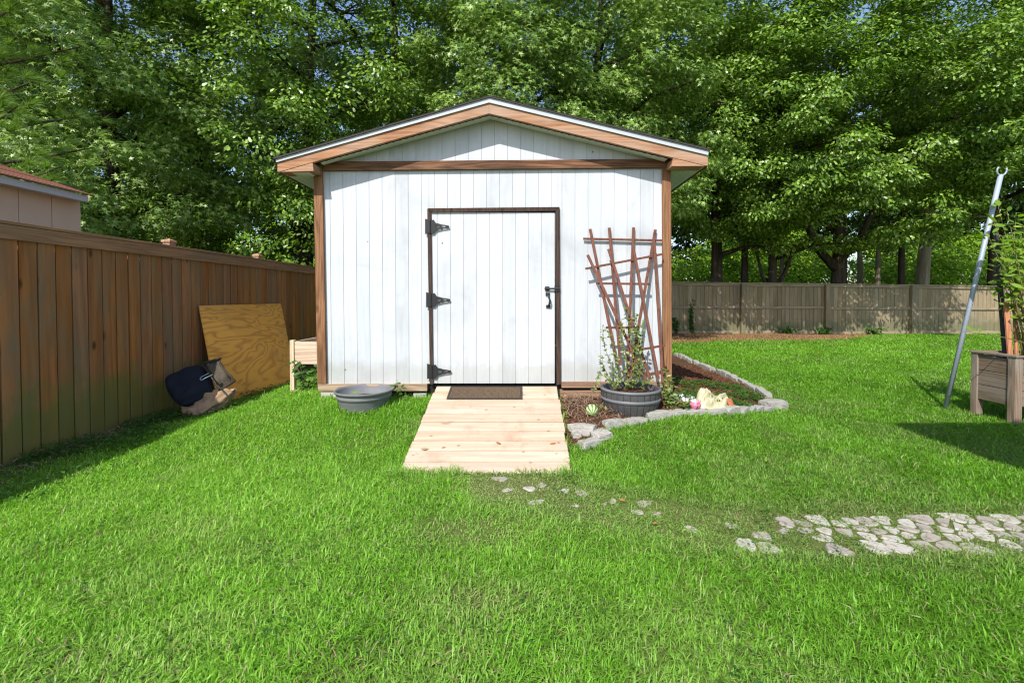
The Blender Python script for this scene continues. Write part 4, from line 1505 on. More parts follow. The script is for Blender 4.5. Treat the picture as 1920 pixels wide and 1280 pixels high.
def mulch_bed():
    st_ = .025
    x0, y0 = BEDXY.min(0) - .05
    x1, y1 = BEDXY.max(0) + .05
    xs, ys = np.arange(x0, x1, st_), np.arange(y0, y1, st_)
    X, Y = np.meshgrid(xs, ys, indexing='ij')
    Z = bed_z(X, Y)
    idx = np.arange(X.size).reshape(X.shape)
    inside = in_poly(X[:-1, :-1] + st_ / 2, Y[:-1, :-1] + st_ / 2, BEDXY)
    f = np.stack([idx[:-1, :-1], idx[1:, :-1], idx[1:, 1:], idx[:-1, 1:]], -1)[inside]
    used, inv = np.unique(f, return_inverse=True)
    v = np.stack([X, Y, Z], -1).reshape(-1, 3)[used]
    me = raw_mesh('mulch_soil', v, inv.reshape(f.shape), M['mulch_base'])
    tag(link_mesh('mulch_soil', me), 'dark soil of the flower bed beside the shed', 'soil', kind='structure')
    # chips
    rng = np.random.default_rng(8)
    n = 16000
    x = rng.uniform(x0, x1, n)
    y = rng.uniform(y0, min(y1, 8.4), n)
    k = in_poly(x, y, BEDXY)
    x, y = x[k], y[k]
    n = len(x)
    L, W, T = rng.uniform(.012, .05, n), rng.uniform(.005, .014, n), rng.uniform(.003, .007, n)
    a, til = rng.uniform(0, 6.28, n), rng.normal(0, .35, n)
    d = np.stack([np.cos(a) * np.cos(til), np.sin(a) * np.cos(til), np.sin(til)], 1)
    s_ = np.stack([-np.sin(a), np.cos(a), rng.normal(0, .35, n)], 1)
    u = np.cross(d, s_)
    c = np.stack([x, y, bed_z(x, y) + .004], 1)
    V = np.stack([c + sx * d * L[:, None] / 2 + sy * s_ * W[:, None] / 2 + sz * u * T[:, None] / 2 for sz in (-1, 1) for sx, sy in ((-1, -1), (1, -1), (1, 1), (-1, 1))], 1).reshape(-1, 3)
    base = np.arange(n)[:, None, None] * 8
    q = np.array([(0, 3, 2, 1), (4, 5, 6, 7), (0, 1, 5, 4), (1, 2, 6, 5), (2, 3, 7, 6), (3, 0, 4, 7)])[None]
    mt = M['mulch']
    tag(link_mesh('mulch', raw_mesh('mulch', V, (base + q).reshape(-1, 4), mt)), 'red brown bark mulch covering the flower bed', 'mulch', kind='stuff')


mulch_bed()


def stone(name, c, L, W, Hh, ang, mat, label, cat, group, rs, tilt=0.0):
    """A weathered block: a box with broken corners."""
    import bmesh
    bm = bmesh.new()
    bmesh.ops.create_cube(bm, size=1)
    bmesh.ops.subdivide_edges(bm, edges=bm.edges, cuts=3, use_grid_fill=True)
    for v in bm.verts:
        p = v.co.copy()
        q = Vector((abs(p.x) * 2, abs(p.y) * 2, abs(p.z) * 2))
        m_ = sorted(q)
        sh = 1 - .075 * max(0, (m_[1] + m_[2] - 1.2)) - .05 * (m_[0] > .9)
        v.co = p * sh + Vector((rs.uniform(-1, 1), rs.uniform(-1, 1), rs.uniform(-1, 1))) * .028
        v.co.x *= L
        v.co.y *= W
        v.co.z = (v.co.z) * Hh
    me = bpy.data.meshes.new(name)
    bm.to_mesh(me)
    bm.free()
    me.materials.append(M[mat])
    o = link_mesh(name, me, None, c)
    o.rotation_euler = (rs.uniform(-.05, .05) + tilt, rs.uniform(-.05, .05), ang)
    return tag(o, label, cat, group)


rs = random.Random(14)
ORD = ['first', 'second', 'third', 'fourth', 'fifth', 'sixth', 'seventh', 'eighth', 'ninth', 'tenth', 'eleventh', 'twelfth', 'thirteenth', 'fourteenth', 'fifteenth', 'sixteenth', 'seventeenth', 'eighteenth', 'nineteenth', 'twentieth', 'twenty-first', 'twenty-second', 'twenty-third', 'twenty-fourth', 'twenty-fifth', 'twenty-sixth', 'twenty-seventh', 'twenty-eighth', 'twenty-ninth', 'thirtieth', 'thirty-first', 'thirty-second', 'thirty-third', 'thirty-fourth', 'thirty-fifth', 'thirty-sixth']


def edging(pts, lab, hh, wid, sink):
    # resample the run so that the blocks touch
    P_ = [Vector((p.x, p.y, 0)) for p in pts]
    seg = [(b_ - a).length for a, b_ in zip(P_[:-1], P_[1:])]
    tot = sum(seg)
    n_ = max(2, round(tot / .21))
    for k in range(n_):
        s_ = tot * (k + .5) / n_
        i = 0
        while i < len(seg) - 1 and s_ > seg[i]:
            s_ -= seg[i]
            i += 1
        c = P_[i].lerp(P_[i + 1], s_ / seg[i])
        d = P_[min(i + 1, len(P_) - 1)] - P_[i]
        hz = hh * rs.uniform(.85, 1.12)
        z = gzf(c.x, c.y)
        stone('edging_stone', (c.x + rs.uniform(-.01, .01), c.y + rs.uniform(-.01, .01), z + hz * .5 - sink), tot / n_ * rs.uniform(.97, 1.06), wid * rs.uniform(.85, 1.15), hz,
              math.atan2(d.y, d.x) + rs.uniform(-.08, .08), 'edging', lab % ORD[k], 'edging stone', 'edging stones round the flower bed', rs)


edging(fr_pts, 'grey edging stone, %s from the ramp along the front of the flower bed', .125, .105, .075)
edging(bk_pts[1:], 'grey edging stone, %s from the pointed tip along the back of the flower bed', .14, .095, .055)
c = bk_pts[0]
stone('edging_stone', (c.x, c.y + .02, gzf(c.x, c.y) + .02), .26, .20, .15, .3, 'edging', 'large edging stone at the pointed tip of the flower bed', 'edging stone', 'edging stones round the flower bed', rs)
c = G(1106, 836)
stone('edging_stone', (c.x, c.y, gzf(c.x, c.y) + .012), .205, .10, .08, .62, 'edging', 'flat slanted edging block nearest the bottom of the ramp', 'edging stone', 'edging stones round the flower bed', rs)
for k, (px, py, L, W, a, lab) in enumerate(((1083, 808, .17, .11, .25, 'pale flat stone touching the right edge of the ramp'), (1104, 809, .12, .10, -.5, 'small pale stone right of the flat stone by the ramp'),
                                           (1088, 819, .15, .08, .1, 'thin pale stone in front of the flat stone by the ramp'), (1128, 823, .16, .12, .5, 'pale stone at the low left end of the front edging'))):
    c = G(px, py)
    stone('flat_stone', (c.x, c.y, gzf(c.x, c.y) + .03), L, W, .06, a, 'paver', lab, 'stone', 'pale flat stones beside the ramp', rs)

# striped melon
c = G(1110, 783)
mz = float(bed_z(c.x, c.y))
me_ = MB().lathe([(.0005, -.056)] + [(.056 * math.sin(t * math.pi / 16), -.056 * math.cos(t * math.pi / 16)) for t in range(1, 16)] + [(.0005, .056)], 32)
mo = me_.build('melon', M['melon'], None, smooth_=True)
mo.location = (c.x, c.y, mz + .050)
mo.rotation_euler = (.5, .9, .4)
tag(mo, 'small striped green melon lying on the mulch by the ramp', 'melon')

# white pebbles
def pebbles():
    mb = MB()
    c0 = G(1282, 752)
    rs_ = random.Random(4)
    for k in range(150):
        a, r_ = rs_.uniform(0, 6.28), rs_.random() ** .6
        x, y = c0.x + math.cos(a) * r_ * .125, c0.y + math.sin(a) * r_ * .13
        z = float(bed_z(x, y)) + .008 + .035 * (1 - r_) * rs_.random()
        s_ = rs_.uniform(.012, .024)
        pr = [(.0003, -.6 * s_), (.8 * s_, -.35 * s_), (s_, 0), (.75 * s_, .4 * s_), (.0003, .6 * s_)]
        n0 = len(mb.v)
        mb.lathe(pr, 7, (x, y, z))
        for i in range(n0, len(mb.v)):
            v = mb.v[i]
            mb.v[i] = (v[0] + rs_.uniform(-.2, .2) * s_, v[1] + rs_.uniform(-.2, .2) * s_, v[2] + rs_.uniform(-.15, .15) * s_)
    tag(mb.build('white_gravel', M['pebble'], None), 'small heap of white pebbles in the flower bed', 'pebbles', kind='stuff')


pebbles()
# crumpled cream bag
cb = MB()
a, b_, c_, d_ = G(1308, 776), G(1368, 775), G(1366, 756), G(1312, 756)
up = Vector((0, 0, .05))
soft_box(cb, a + up, b_ + up * .8, c_ + up * 1.3, d_ + up * 1.5, .07, 40, 28, .10, 17, .5, .07)
soft_box(cb, G(1304, 766) + up, G(1335, 768) + up, G(1332, 752) + up * 2, G(1308, 750) + up * 2, .06, 24, 20, .08, 19, .5, .06)
tag(cb.build('plastic_bag', M['cream_bag'], None, origin=G(1338, 766), smooth_=True), 'crumpled cream plastic bag lying in the flower bed', 'bag')
# pink watering can
c = G(1305, 773)
pc = empty('watering_can', (c.x, c.y + .02, float(bed_z(c.x, c.y)) + .0), 'small pink watering can in front of the cream bag', 'watering can')
o3 = (pc.location.x, pc.location.y, pc.location.z)
MB().lathe([(.0005, 0), (.042, 0), (.047, .045), (.053, .060), (.048, .061), (.042, .048), (.037, .01), (.0005, .01)], 26, o3).build('body', M['pink'], pc, smooth_=True)
MB().tube([(o3[0] + .036, o3[1] + .02, o3[2] + .045), (o3[0] + .044, o3[1] + .02, o3[2] + .066), (o3[0] + .048, o3[1] + .018, o3[2] + .082)], [.012, .010, .017], 10).build('spout', M['pink'], pc, smooth_=True)
MB().bar((o3[0] - .005, o3[1] - .047, o3[2] + .015), (o3[0] + .004, o3[1] - .050, o3[2] + .043), .006, .004).build('mark', M['black_metal'], pc)
# terracotta shard
c = G(1376, 772)
tb = MB()
for i in range(7):
    a0, a1 = -.9 + i * .26, -.9 + (i + 1) * .26
    r0, r1 = .085, .07
    q = []
    for (aa, rr, z) in ((a0, r1, 0), (a1, r1, 0), (a1, r0, .11 - .008 * i), (a0, r0, .11 - .008 * (i - 1))):
        q.append((rr * math.cos(aa), rr * math.sin(aa), z))
    q2 = [(p[0] * .88, p[1] * .88, p[2]) for p in q]
    tb.hexa(q + q2)
ts = tb.build('pot_shard', M['terracotta'], None)
ts.location = (c.x - .05, c.y + .02, float(bed_z(c.x, c.y)) - .01)
ts.rotation_euler = (.15, -.5, -.6)
tag(ts, 'broken terracotta pot piece right of the cream bag', 'pot shard')


# ------------------------------------------------------------------ right: raised planter, stakes, climber, pole
PXL, PYN, PYFAR = 4.90, 4.50, 4.95
rp = empty('raised_planter', (5.35, 4.72, 0), 'weathered wooden raised planter box on legs at the right edge', 'planter')
ztop = .675
for (x, y, w) in ((PXL, PYN, .075), (PXL, PYFAR - .07, .07), (PXL + .95, PYN, .075), (PXL + .95, PYFAR - .07, .07)):
    MB().box((x - .012, y - .008, gzf(x, y) - .03), (x - .012 + w, y - .008 + w, ztop)).build('leg', M['planter_leg'], rp, bevel=.004)
zb_ = .185
for k in range(3):
    z0, z1 = zb_ + (ztop - .02 - zb_) * k / 3 + .003, zb_ + (ztop - .02 - zb_) * (k + 1) / 3 - .003
    MB().box((PXL + .002, PYN + .069, z0), (PXL + .024, PYFAR - .079, z1)).build('side_board', M['planter'], rp, bevel=.003)
    MB().box((PXL + .065, PYN + .002, z0), (PXL + .935, PYN + .024, z1)).build('front_board', M['planter_x'], rp, bevel=.003)
    MB().box((PXL + .065, PYFAR - .028, z0), (PXL + .935, PYFAR - .009, z1)).build('back_board', M['planter_x'], rp, bevel=.003)
    MB().box((PXL + .955, PYN + .069, z0), (PXL + .976, PYFAR - .079, z1)).build('side_board', M['planter'], rp, bevel=.003)
MB().box((PXL - .02, PYN - .02, ztop + .001), (PXL + .07, PYFAR + .01, ztop + .022)).build('rim_board', M['planter'], rp, bevel=.003)
MB().box((PXL + .071, PYFAR - .07, ztop + .001), (PXL + .99, PYFAR + .01, ztop + .022)).build('rim_board', M['planter_x'], rp, bevel=.003)
MB().box((PXL + .03, PYN + .03, zb_ + .03), (PXL + .93, PYFAR - .03, ztop - .06)).build('soil', M['mulch_base'], rp)

pole_b, pole_t = G(1772, 767), P(1876.5, 328, 4.85)
po = empty('metal_pole', pole_b, 'slanted grey metal pole with a forked hook on top near the right planter', 'pole')
MB().tube([pole_b - (pole_t - pole_b).normalized() * .08, pole_b.lerp(pole_t, .5), pole_t], [.0225, .0225, .0225], 16).build('shaft', M['galv'], po, smooth_=True)
dr = (pole_t - pole_b).normalized()
sx_ = Vector((1, 0, 0)) - dr * dr.x
sx_.normalize()
hook = [pole_t + dr * .045 + sx_ * (.052 * math.cos(a)) + dr * (.052 * math.sin(a)) for a in [math.pi * .80 + i * (math.pi * 1.4) / 10 for i in range(11)]]
MB().tube(hook, .0085, 8).build('fork', M['galv'], po, smooth_=True)
s0, s1 = P(1886, 665, 4.84), P(1866, 418, 4.84)
s0.z = ztop - .07
tag(MB().tube([s0, s0.lerp(s1, .5), s1], [.024, .023, .018], 4).build('iron_stake', M['iron'], None, origin=s0), 'dark square iron stake standing in the right planter', 'stake')
for a, b_, lab, w in (((1894, 668), (1886, 566), 'short orange wooden stake in the right planter', .048), ((1906, 668), (1902, 568), 'thin orange brown stake behind the short orange stake', .03)):
    s0, s1 = P(a[0], a[1], 4.75), P(b_[0], b_[1], 4.75)
    s0 = s0 + (s0 - s1).normalized() * .04
    tag(MB().bar(s0, s1, w, .018).build('wooden_stake', M['stake'], None, origin=s0, bevel=.002), lab, 'stake', 'wooden stakes in the right planter')
# climber
rg = np.random.default_rng(91)
bp = Vector((5.25, 4.72, ztop - .06))
st = []
for (x, y) in ((1858, 402), (1872, 388), (1888, 395), (1905, 402), (1925, 408), (1940, 400), (1852, 440), (1862, 465), (1900, 450), (1920, 470), (1935, 440), (1875, 500), (1893, 520), (1915, 535), (1930, 520), (1870, 540), (1905, 500), (1945, 560)):
    e = P(x, y, 4.65 + rg.uniform(-.15, .2))
    m_ = bp.lerp(e, .55) + Vector((rg.uniform(-.06, .06) + (.02 if x > 1890 else -.0), rg.uniform(-.05, .05), .05))
    k_ = Vector((m_.x * .4 + P(1900, 500, 4.7).x * .6, m_.y, m_.z))
    st.append([bp + Vector((rg.uniform(-.05, .1), 0, 0)), k_, e])
t = empty('climber', bp, 'tall leafy climber with yellow green leaves growing from the right planter', 'plant')
mb = MB()
pos, nr, tp = [], [], []
for pts in st:
    pp = [pts[0], pts[0].lerp(pts[1], .5) + Vector((rg.uniform(-.03, .03), 0, 0)), pts[1], pts[1].lerp(pts[2], .5) + Vector((0, 0, .03)), pts[2]]
    mb.tube(pp, [.006, .005, .0045, .0035, .002], 5)
    for u in np.linspace(.25, 1, 13):
        if u < .5: p = pp[0].lerp(pp[2], u * 2)
        else: p = pp[2].lerp(pp[4], u * 2 - 1)
        if u < .62 and rg.random() < .86: continue
        for _ in range(2):
            pos.append(tuple(p - bp + Vector(rg.normal(size=3)) * .018))
            tp.append((rg.normal(), rg.normal() * .8 - .2, rg.normal() * .5 + .15))
            nr.append((rg.normal() * .5, -.45 + rg.normal() * .4, .8))
mb.build('stem', M['stem'], t, smooth_=True)
v, f = leaves(np.array(pos), np.array(nr), np.array(tp), rg.uniform(.06, .13, len(pos)), OVAL, rg, .25)
link_mesh('foliage', raw_mesh('foliage', v, f, M['vine']), t)
mb = MB()
for k in range(16):
    a = bp + Vector((rg.uniform(-.02, .22), rg.uniform(-.08, .08), 0))
    m_ = a + Vector((rg.uniform(-.05, .1), rg.uniform(-.1, .1), rg.uniform(.2, .5)))
    e = m_ + Vector((rg.uniform(-.08, .3), rg.uniform(-.1, .1), rg.uniform(.1, .6)))
    mb.tube([a, a.lerp(m_, .5) + Vector((.03, 0, 0)), m_, m_.lerp(e, .5) + Vector((0, 0, .05)), e], [.005, .0045, .004, .003, .0015], 5)
mb.build('dry_vine', M['twig'], t, smooth_=True)
a = P(1928, 645, 4.55)
pp = [bp + Vector((.15, -.05, 0)), a, P(1890, 634, 4.5), P(1850, 627, 4.45), P(1815, 622, 4.42), P(1795, 622, 4.42)]
tt = empty('vine_shoot', bp, 'long thin green shoot reaching left from the right planter across the pole', 'vine')
MB().tube(pp, [.005, .0045, .004, .0035, .003, .0015], 6).build('stem', M['stem'], tt, smooth_=True)
lp = np.array([tuple(P(x, y, 4.42) - bp) for x, y in ((1826, 622), (1836, 623), (1831, 622), (1842, 624))])
v, f = leaves(lp, np.array([(0, -.8, .6)] * 4), np.array([(-.3, 0, 1), (.5, 0, .8), (0, -.2, .9), (.9, 0, .3)]), np.array([.09, .075, .05, .05]), OVAL, rg, .2)
link_mesh('foliage', raw_mesh('foliage', v, f, M['vine']), tt)


# ------------------------------------------------------------------ the house porch whose roof edge shades the right of the lawn
SUN = Vector((.39, .88, -1.0)).normalized()       # the way the light travels


def porch():
    h = 2.75
    xe, ye = 3.66 - .39 * h, 4.42 - .88 * h
    p = empty('porch_roof', (xe + 1.2, ye - 1.0, 0), 'flat white porch roof on square posts beside the viewer', 'porch')
    MB().box((xe, ye - 2.6, h), (xe + 3.4, ye, h + .14)).build('roof', M['fascia_white'], p)
    for x, y in ((xe + 1.6, ye - .14), (xe + 3.2, ye - .14), (xe + 1.6, ye - 2.5)):
        MB().box((x - .06, y - .06, 0), (x + .06, y + .06, h - .001)).build('post', M['fascia_white'], p)


porch()

# ------------------------------------------------------------------ pavers of the overgrown path
PATH_PX = [(905, 905), (960, 915), (1030, 930), (1100, 945), (1180, 960), (1250, 975), (1330, 990), (1420, 998), (1520, 1000), (1640, 1000), (1760, 999), (1880, 997), (2000, 995), (2120, 993)]
PATH = [G(*p) for p in PATH_PX]
PATHXY = np.array([(p.x, p.y) for p in PATH])
VISIBLE_FROM = G(1400, 1000)


def dist_to_path(x, y):
    x, y = np.asarray(x, float), np.asarray(y, float)
    best = np.full(x.shape, 1e9)
    for a, b_ in zip(PATHXY[:-1], PATHXY[1:]):
        ab = b_ - a
        t = np.clip(((x - a[0]) * ab[0] + (y - a[1]) * ab[1]) / (ab @ ab), 0, 1)
        best = np.minimum(best, np.hypot(x - a[0] - t * ab[0], y - a[1] - t * ab[1]))
    return best


PAVERS = []


def pavers():
    rs_ = random.Random(23)
    seg = [(b_ - a).length for a, b_ in zip(PATH[:-1], PATH[1:])]
    tot = sum(seg)

    def at(s_, off):
        u, i = s_, 0
        while i < len(seg) - 1 and u > seg[i]:
            u -= seg[i]
            i += 1
        c = PATH[i].lerp(PATH[i + 1], max(u, 0) / seg[i])
        d = (PATH[i + 1] - PATH[i]).normalized()
        return c.x - d.y * off, c.y + d.x * off
    rows = [('front', -.115), ('second', -.038), ('third', .04), ('rear', .112)]
    pts = []
    for ri, (rn, off) in enumerate(rows):
        s_ = tot - .03 - rs_.random() * .1
        while s_ > .05:
            x, y = at(s_, off + rs_.uniform(-.032, .032))
            pts.append((x, y, rn))
            s_ -= rs_.uniform(.07, .14)
    count = {}
    for (x, y, rn) in pts:
        poly = [(-.10, -.07), (.10, -.07), (.10, .07), (-.10, .07)]
        for (x2, y2, _) in pts:                       # the cell of this stone: nearer to it than to any other
            dx, dy = x2 - x, y2 - y
            l2 = dx * dx + dy * dy
            if l2 < 1e-9 or l2 > .12: continue
            lim = l2 / 2 - .006 * math.sqrt(l2)
            out = []
            for (ax, ay), (bx_, by_) in zip(poly, poly[1:] + poly[:1]):
                da, db = ax * dx + ay * dy - lim, bx_ * dx + by_ * dy - lim
                if da <= 0: out.append((ax, ay))
                if (da < 0 < db) or (db < 0 < da):
                    t = da / (da - db)
                    out.append((ax + (bx_ - ax) * t, ay + (by_ - ay) * t))
            poly = out
            if len(poly) < 3: break
        px_ = CX + F * x / y
        keep = rs_.random() < (.93 if px_ > 1600 else .80 if px_ > 1395 else .42 if px_ > 1120 else .30)
        if len(poly) < 3 or not keep or px_ > 2080: continue
        # knock the corners off
        q = []
        for i in range(len(poly)):
            p0, p1, p2 = poly[i - 1], poly[i], poly[(i + 1) % len(poly)]
            for t in (.22, ):
                q.append((p1[0] + (p0[0] - p1[0]) * t + rs_.uniform(-.004, .004), p1[1] + (p0[1] - p1[1]) * t + rs_.uniform(-.004, .004)))
                q.append((p1[0] + (p2[0] - p1[0]) * t + rs_.uniform(-.004, .004), p1[1] + (p2[1] - p1[1]) * t + rs_.uniform(-.004, .004)))
        sc = 1.0 if px_ > 1395 else .8
        q = [(p[0] * sc, p[1] * sc) for p in q]
        rad = sum(math.hypot(*p) for p in q) / len(q)
        if rad < .03: continue
        n_ = len(q)
        vs = [(a_ * 1.02, b_ * 1.02, -.04) for a_, b_ in q] + [(a_, b_, -.007) for a_, b_ in q] + [(a_ * .9, b_ * .88, rs_.uniform(-.0015, .002)) for a_, b_ in q]
        fs = [tuple(range(n_ - 1, -1, -1))] + [(i_, (i_ + 1) % n_, n_ + (i_ + 1) % n_, n_ + i_) for i_ in range(n_)] + \
             [(n_ + i_, n_ + (i_ + 1) % n_, 2 * n_ + (i_ + 1) % n_, 2 * n_ + i_) for i_ in range(n_)] + [tuple(range(2 * n_, 3 * n_))]
        mb = MB()
        mb.add(vs, fs)
        o = mb.build('paving_stone', M['paver' if rs_.random() < .6 else 'paver_dark'], None)
        o.location = (x, y, gzf(x, y) + rs_.uniform(-.004, .005) + (.004 if px_ > 1395 else 0))
        o.rotation_euler = (rs_.uniform(-.06, .06), rs_.uniform(-.06, .06), 0)
        k = count.get(rn, 0)
        count[rn] = k + 1
        tag(o, 'pale paving stone in the grassy path, %s from the right end of the %s row' % (ORD[k] if k < len(ORD) else 'last', rn), 'paving stone', 'paving stones of the overgrown path')
        PAVERS.append((x, y, 0.0, rad * 2, rad * 1.8))


pavers()

# ------------------------------------------------------------------ fallen leaves, straw, litter
def fallen(px, py, size, lab, on_ramp=False, mat='dead_leaf', shape=OVAL):
    p = G(px, py)
    if on_ramp:
        d = ray(px, py)
        t = (ramp_z(RY0) - H + 0) / d.z
        for _ in range(20):
            q = CAM + d * t
            t = (ramp_z(q.y) - H) / d.z
        p = CAM + d * t + Vector((0, 0, .006))
    else:
        p = p + Vector((0, 0, .03))
    v, f = leaves(np.array([[0, 0, 0.]]), np.array([[RNG.normal() * .3, -.2, 1.]]), np.array([[RNG.choice([-1, 1]), RNG.normal() * .4, .1]]), np.array([size]), shape, RNG, .6)
    tag(link_mesh('fallen_leaf', raw_mesh('fallen_leaf', v, f, M[mat]), None, p), lab, 'leaf', 'fallen leaves')


fallen(1030, 833, .10, 'curled red brown leaf near the right edge of the ramp', True)
fallen(836, 838, .06, 'brown leaf scrap on the lower left of the ramp', True)
fallen(788, 842, .07, 'pale brown leaf at the left edge of the ramp', True, 'twig')
fallen(862, 763, .06, 'dark leaf bit on the ramp below the doormat', True)
fallen(940, 833, .05, 'tiny dry leaf in the middle of the lower ramp', True)
fallen(1160, 944, .045, 'orange leaf on the overgrown path below the ramp')
fallen(1233, 989, .03, 'small orange leaf beside the pale stones in the middle of the path')


def strands(name, label, cat, mask, box, n, mat, lr, z_off=.008, seed=3, w=.003, flat=.12):
    rng = np.random.default_rng(seed)
    x = rng.uniform(box[0], box[1], n)
    y = rng.uniform(box[2], box[3], n)
    k = mask(x, y, rng)
    x, y = x[k], y[k]
    n = len(x)
    a = rng.uniform(0, 6.28, n)
    L = rng.uniform(*lr, n)
    d = np.stack([np.cos(a), np.sin(a), rng.normal(0, flat, n)], 1)
    s_ = np.stack([-np.sin(a), np.cos(a), np.zeros(n)], 1) * w
    c = np.stack([x, y, gz(x, y) + z_off + rng.random(n) * .012], 1)
    a_, b_ = c - d * L[:, None] / 2, c + d * L[:, None] / 2
    m_ = (a_ + b_) / 2 + np.array([0, 0, 1])[None] * (L[:, None] * .12)
    V = np.stack([a_ - s_, a_ + s_, m_ + s_, m_ - s_, b_ + s_ * .6, b_ - s_ * .6], 1).reshape(-1, 3)
    base = np.arange(n)[:, None, None] * 6
    q = np.array([(0, 1, 2, 3), (3, 2, 4, 5)])[None]
    tag(link_mesh(name, raw_mesh(name, V, (base + q).reshape(-1, 4), M[mat])), label, cat, kind='stuff')


BACKSTRIP = lambda x, y: smooth((y - (12.2 + .28 * np.maximum(x - 4.5, 0) + 1.0 * (vnoise(x, y, 1.6, 51) - .5) + .6 * smooth((x - 9.5) / 2))) / .8)
strands('pine_straw', 'brown pine straw strewn along the foot of the back fence', 'pine straw', lambda x, y, r_: r_.random(len(x)) < BACKSTRIP(x, y), (2.2, 20, 11.4, 15.8), 52000, 'straw', (.06, .16), .012, 5, .006)
strands('leaf_litter', 'dry litter along the foot of the left fence', 'litter', lambda x, y, r_: r_.random(len(x)) < np.clip(1 - (x - XF) / .55, 0, 1) ** 1.5 * (.3 + .9 * (vnoise(x, y, .5, 52) > .45)),
        (XF + .0, XF + .6, 1.6, 8), 4200, 'litter', (.03, .11), .006, 6, .004)
strands('dry_straw', 'dry pale straw on the soil beside the ramp and melon', 'straw', lambda x, y, r_: in_poly(x, y, BEDXY) & (r_.random(len(x)) < np.clip(1.2 - np.hypot(x - .55, y - 4.32) / .38, 0, 1)),
        (.35, 1.1, 3.6, 4.7), 2600, 'litter', (.04, .12), .05, 7, .0018, .3)


def broad_weeds(name, label, pts_fn, n, size, seed):
    rng = np.random.default_rng(seed)
    x, y, zoff = pts_fn(rng, n)
    n = len(x)
    pos = np.stack([x, y, gz(x, y) + zoff], 1)
    nr = np.stack([rng.normal(size=n) * .35, rng.normal(size=n) * .35, np.ones(n)], 1)
    tp = np.stack([rng.normal(size=n), rng.normal(size=n), rng.normal(size=n) * .2], 1)
    v, f = leaves(pos, nr, tp, size * rng.uniform(.6, 1.3, n), OVAL, rng, .25)
    tag(link_mesh(name, raw_mesh(name, v, f, M['weed'])), label, 'weeds', kind='stuff')


def fence_weeds(rng, n):
    x = XF + .05 + np.abs(rng.normal(0, .42, n))
    y = rng.uniform(1.5, 7.5, n)
    k = vnoise(x, y, .35, 61) > .50
    return x[k], y[k], rng.random(k.sum()) * .07 + .01


broad_weeds('broadleaf_weeds', 'low broad leaved weeds in the shade along the left fence', fence_weeds, 9500, .035, 12)


def lawn_weeds(rng, n):
    y = 1.3 + 5.2 * rng.random(n) ** 1.3
    x = rng.uniform(-3.6, 4.6, n)
    k = (vnoise(x, y, .28, 64) * .6 + vnoise(x, y, .09, 65) * .4 > .66) & ~in_poly(x, y, BEDXY) & ~((x > RX0 - .02) & (x < RX1 + .02) & (y > RY0)) & ~((x > SHX0) & (x < SHX1) & (y > YF - .02)) & (np.hypot(x - TX, y - TY) > .26)
    return x[k], y[k], rng.random(k.sum()) * .03 + .012


broad_weeds('lawn_weeds', 'small round leaved weeds mixed into the lawn', lawn_weeds, 52000, .016, 15)


def bed_weeds(rng, n):
    x = rng.uniform(1.5, 3.0, n)
    y = rng.uniform(4.2, 6.4, n)
    k = in_poly(x, y, BEDXY) & (vnoise(x, y, .22, 63) > .64)
    return x[k], y[k], rng.random(k.sum()) * .05 + .03


broad_weeds('bed_weeds', 'small green weeds scattered over the mulch behind the shed corner', bed_weeds, 9000, .036, 13)


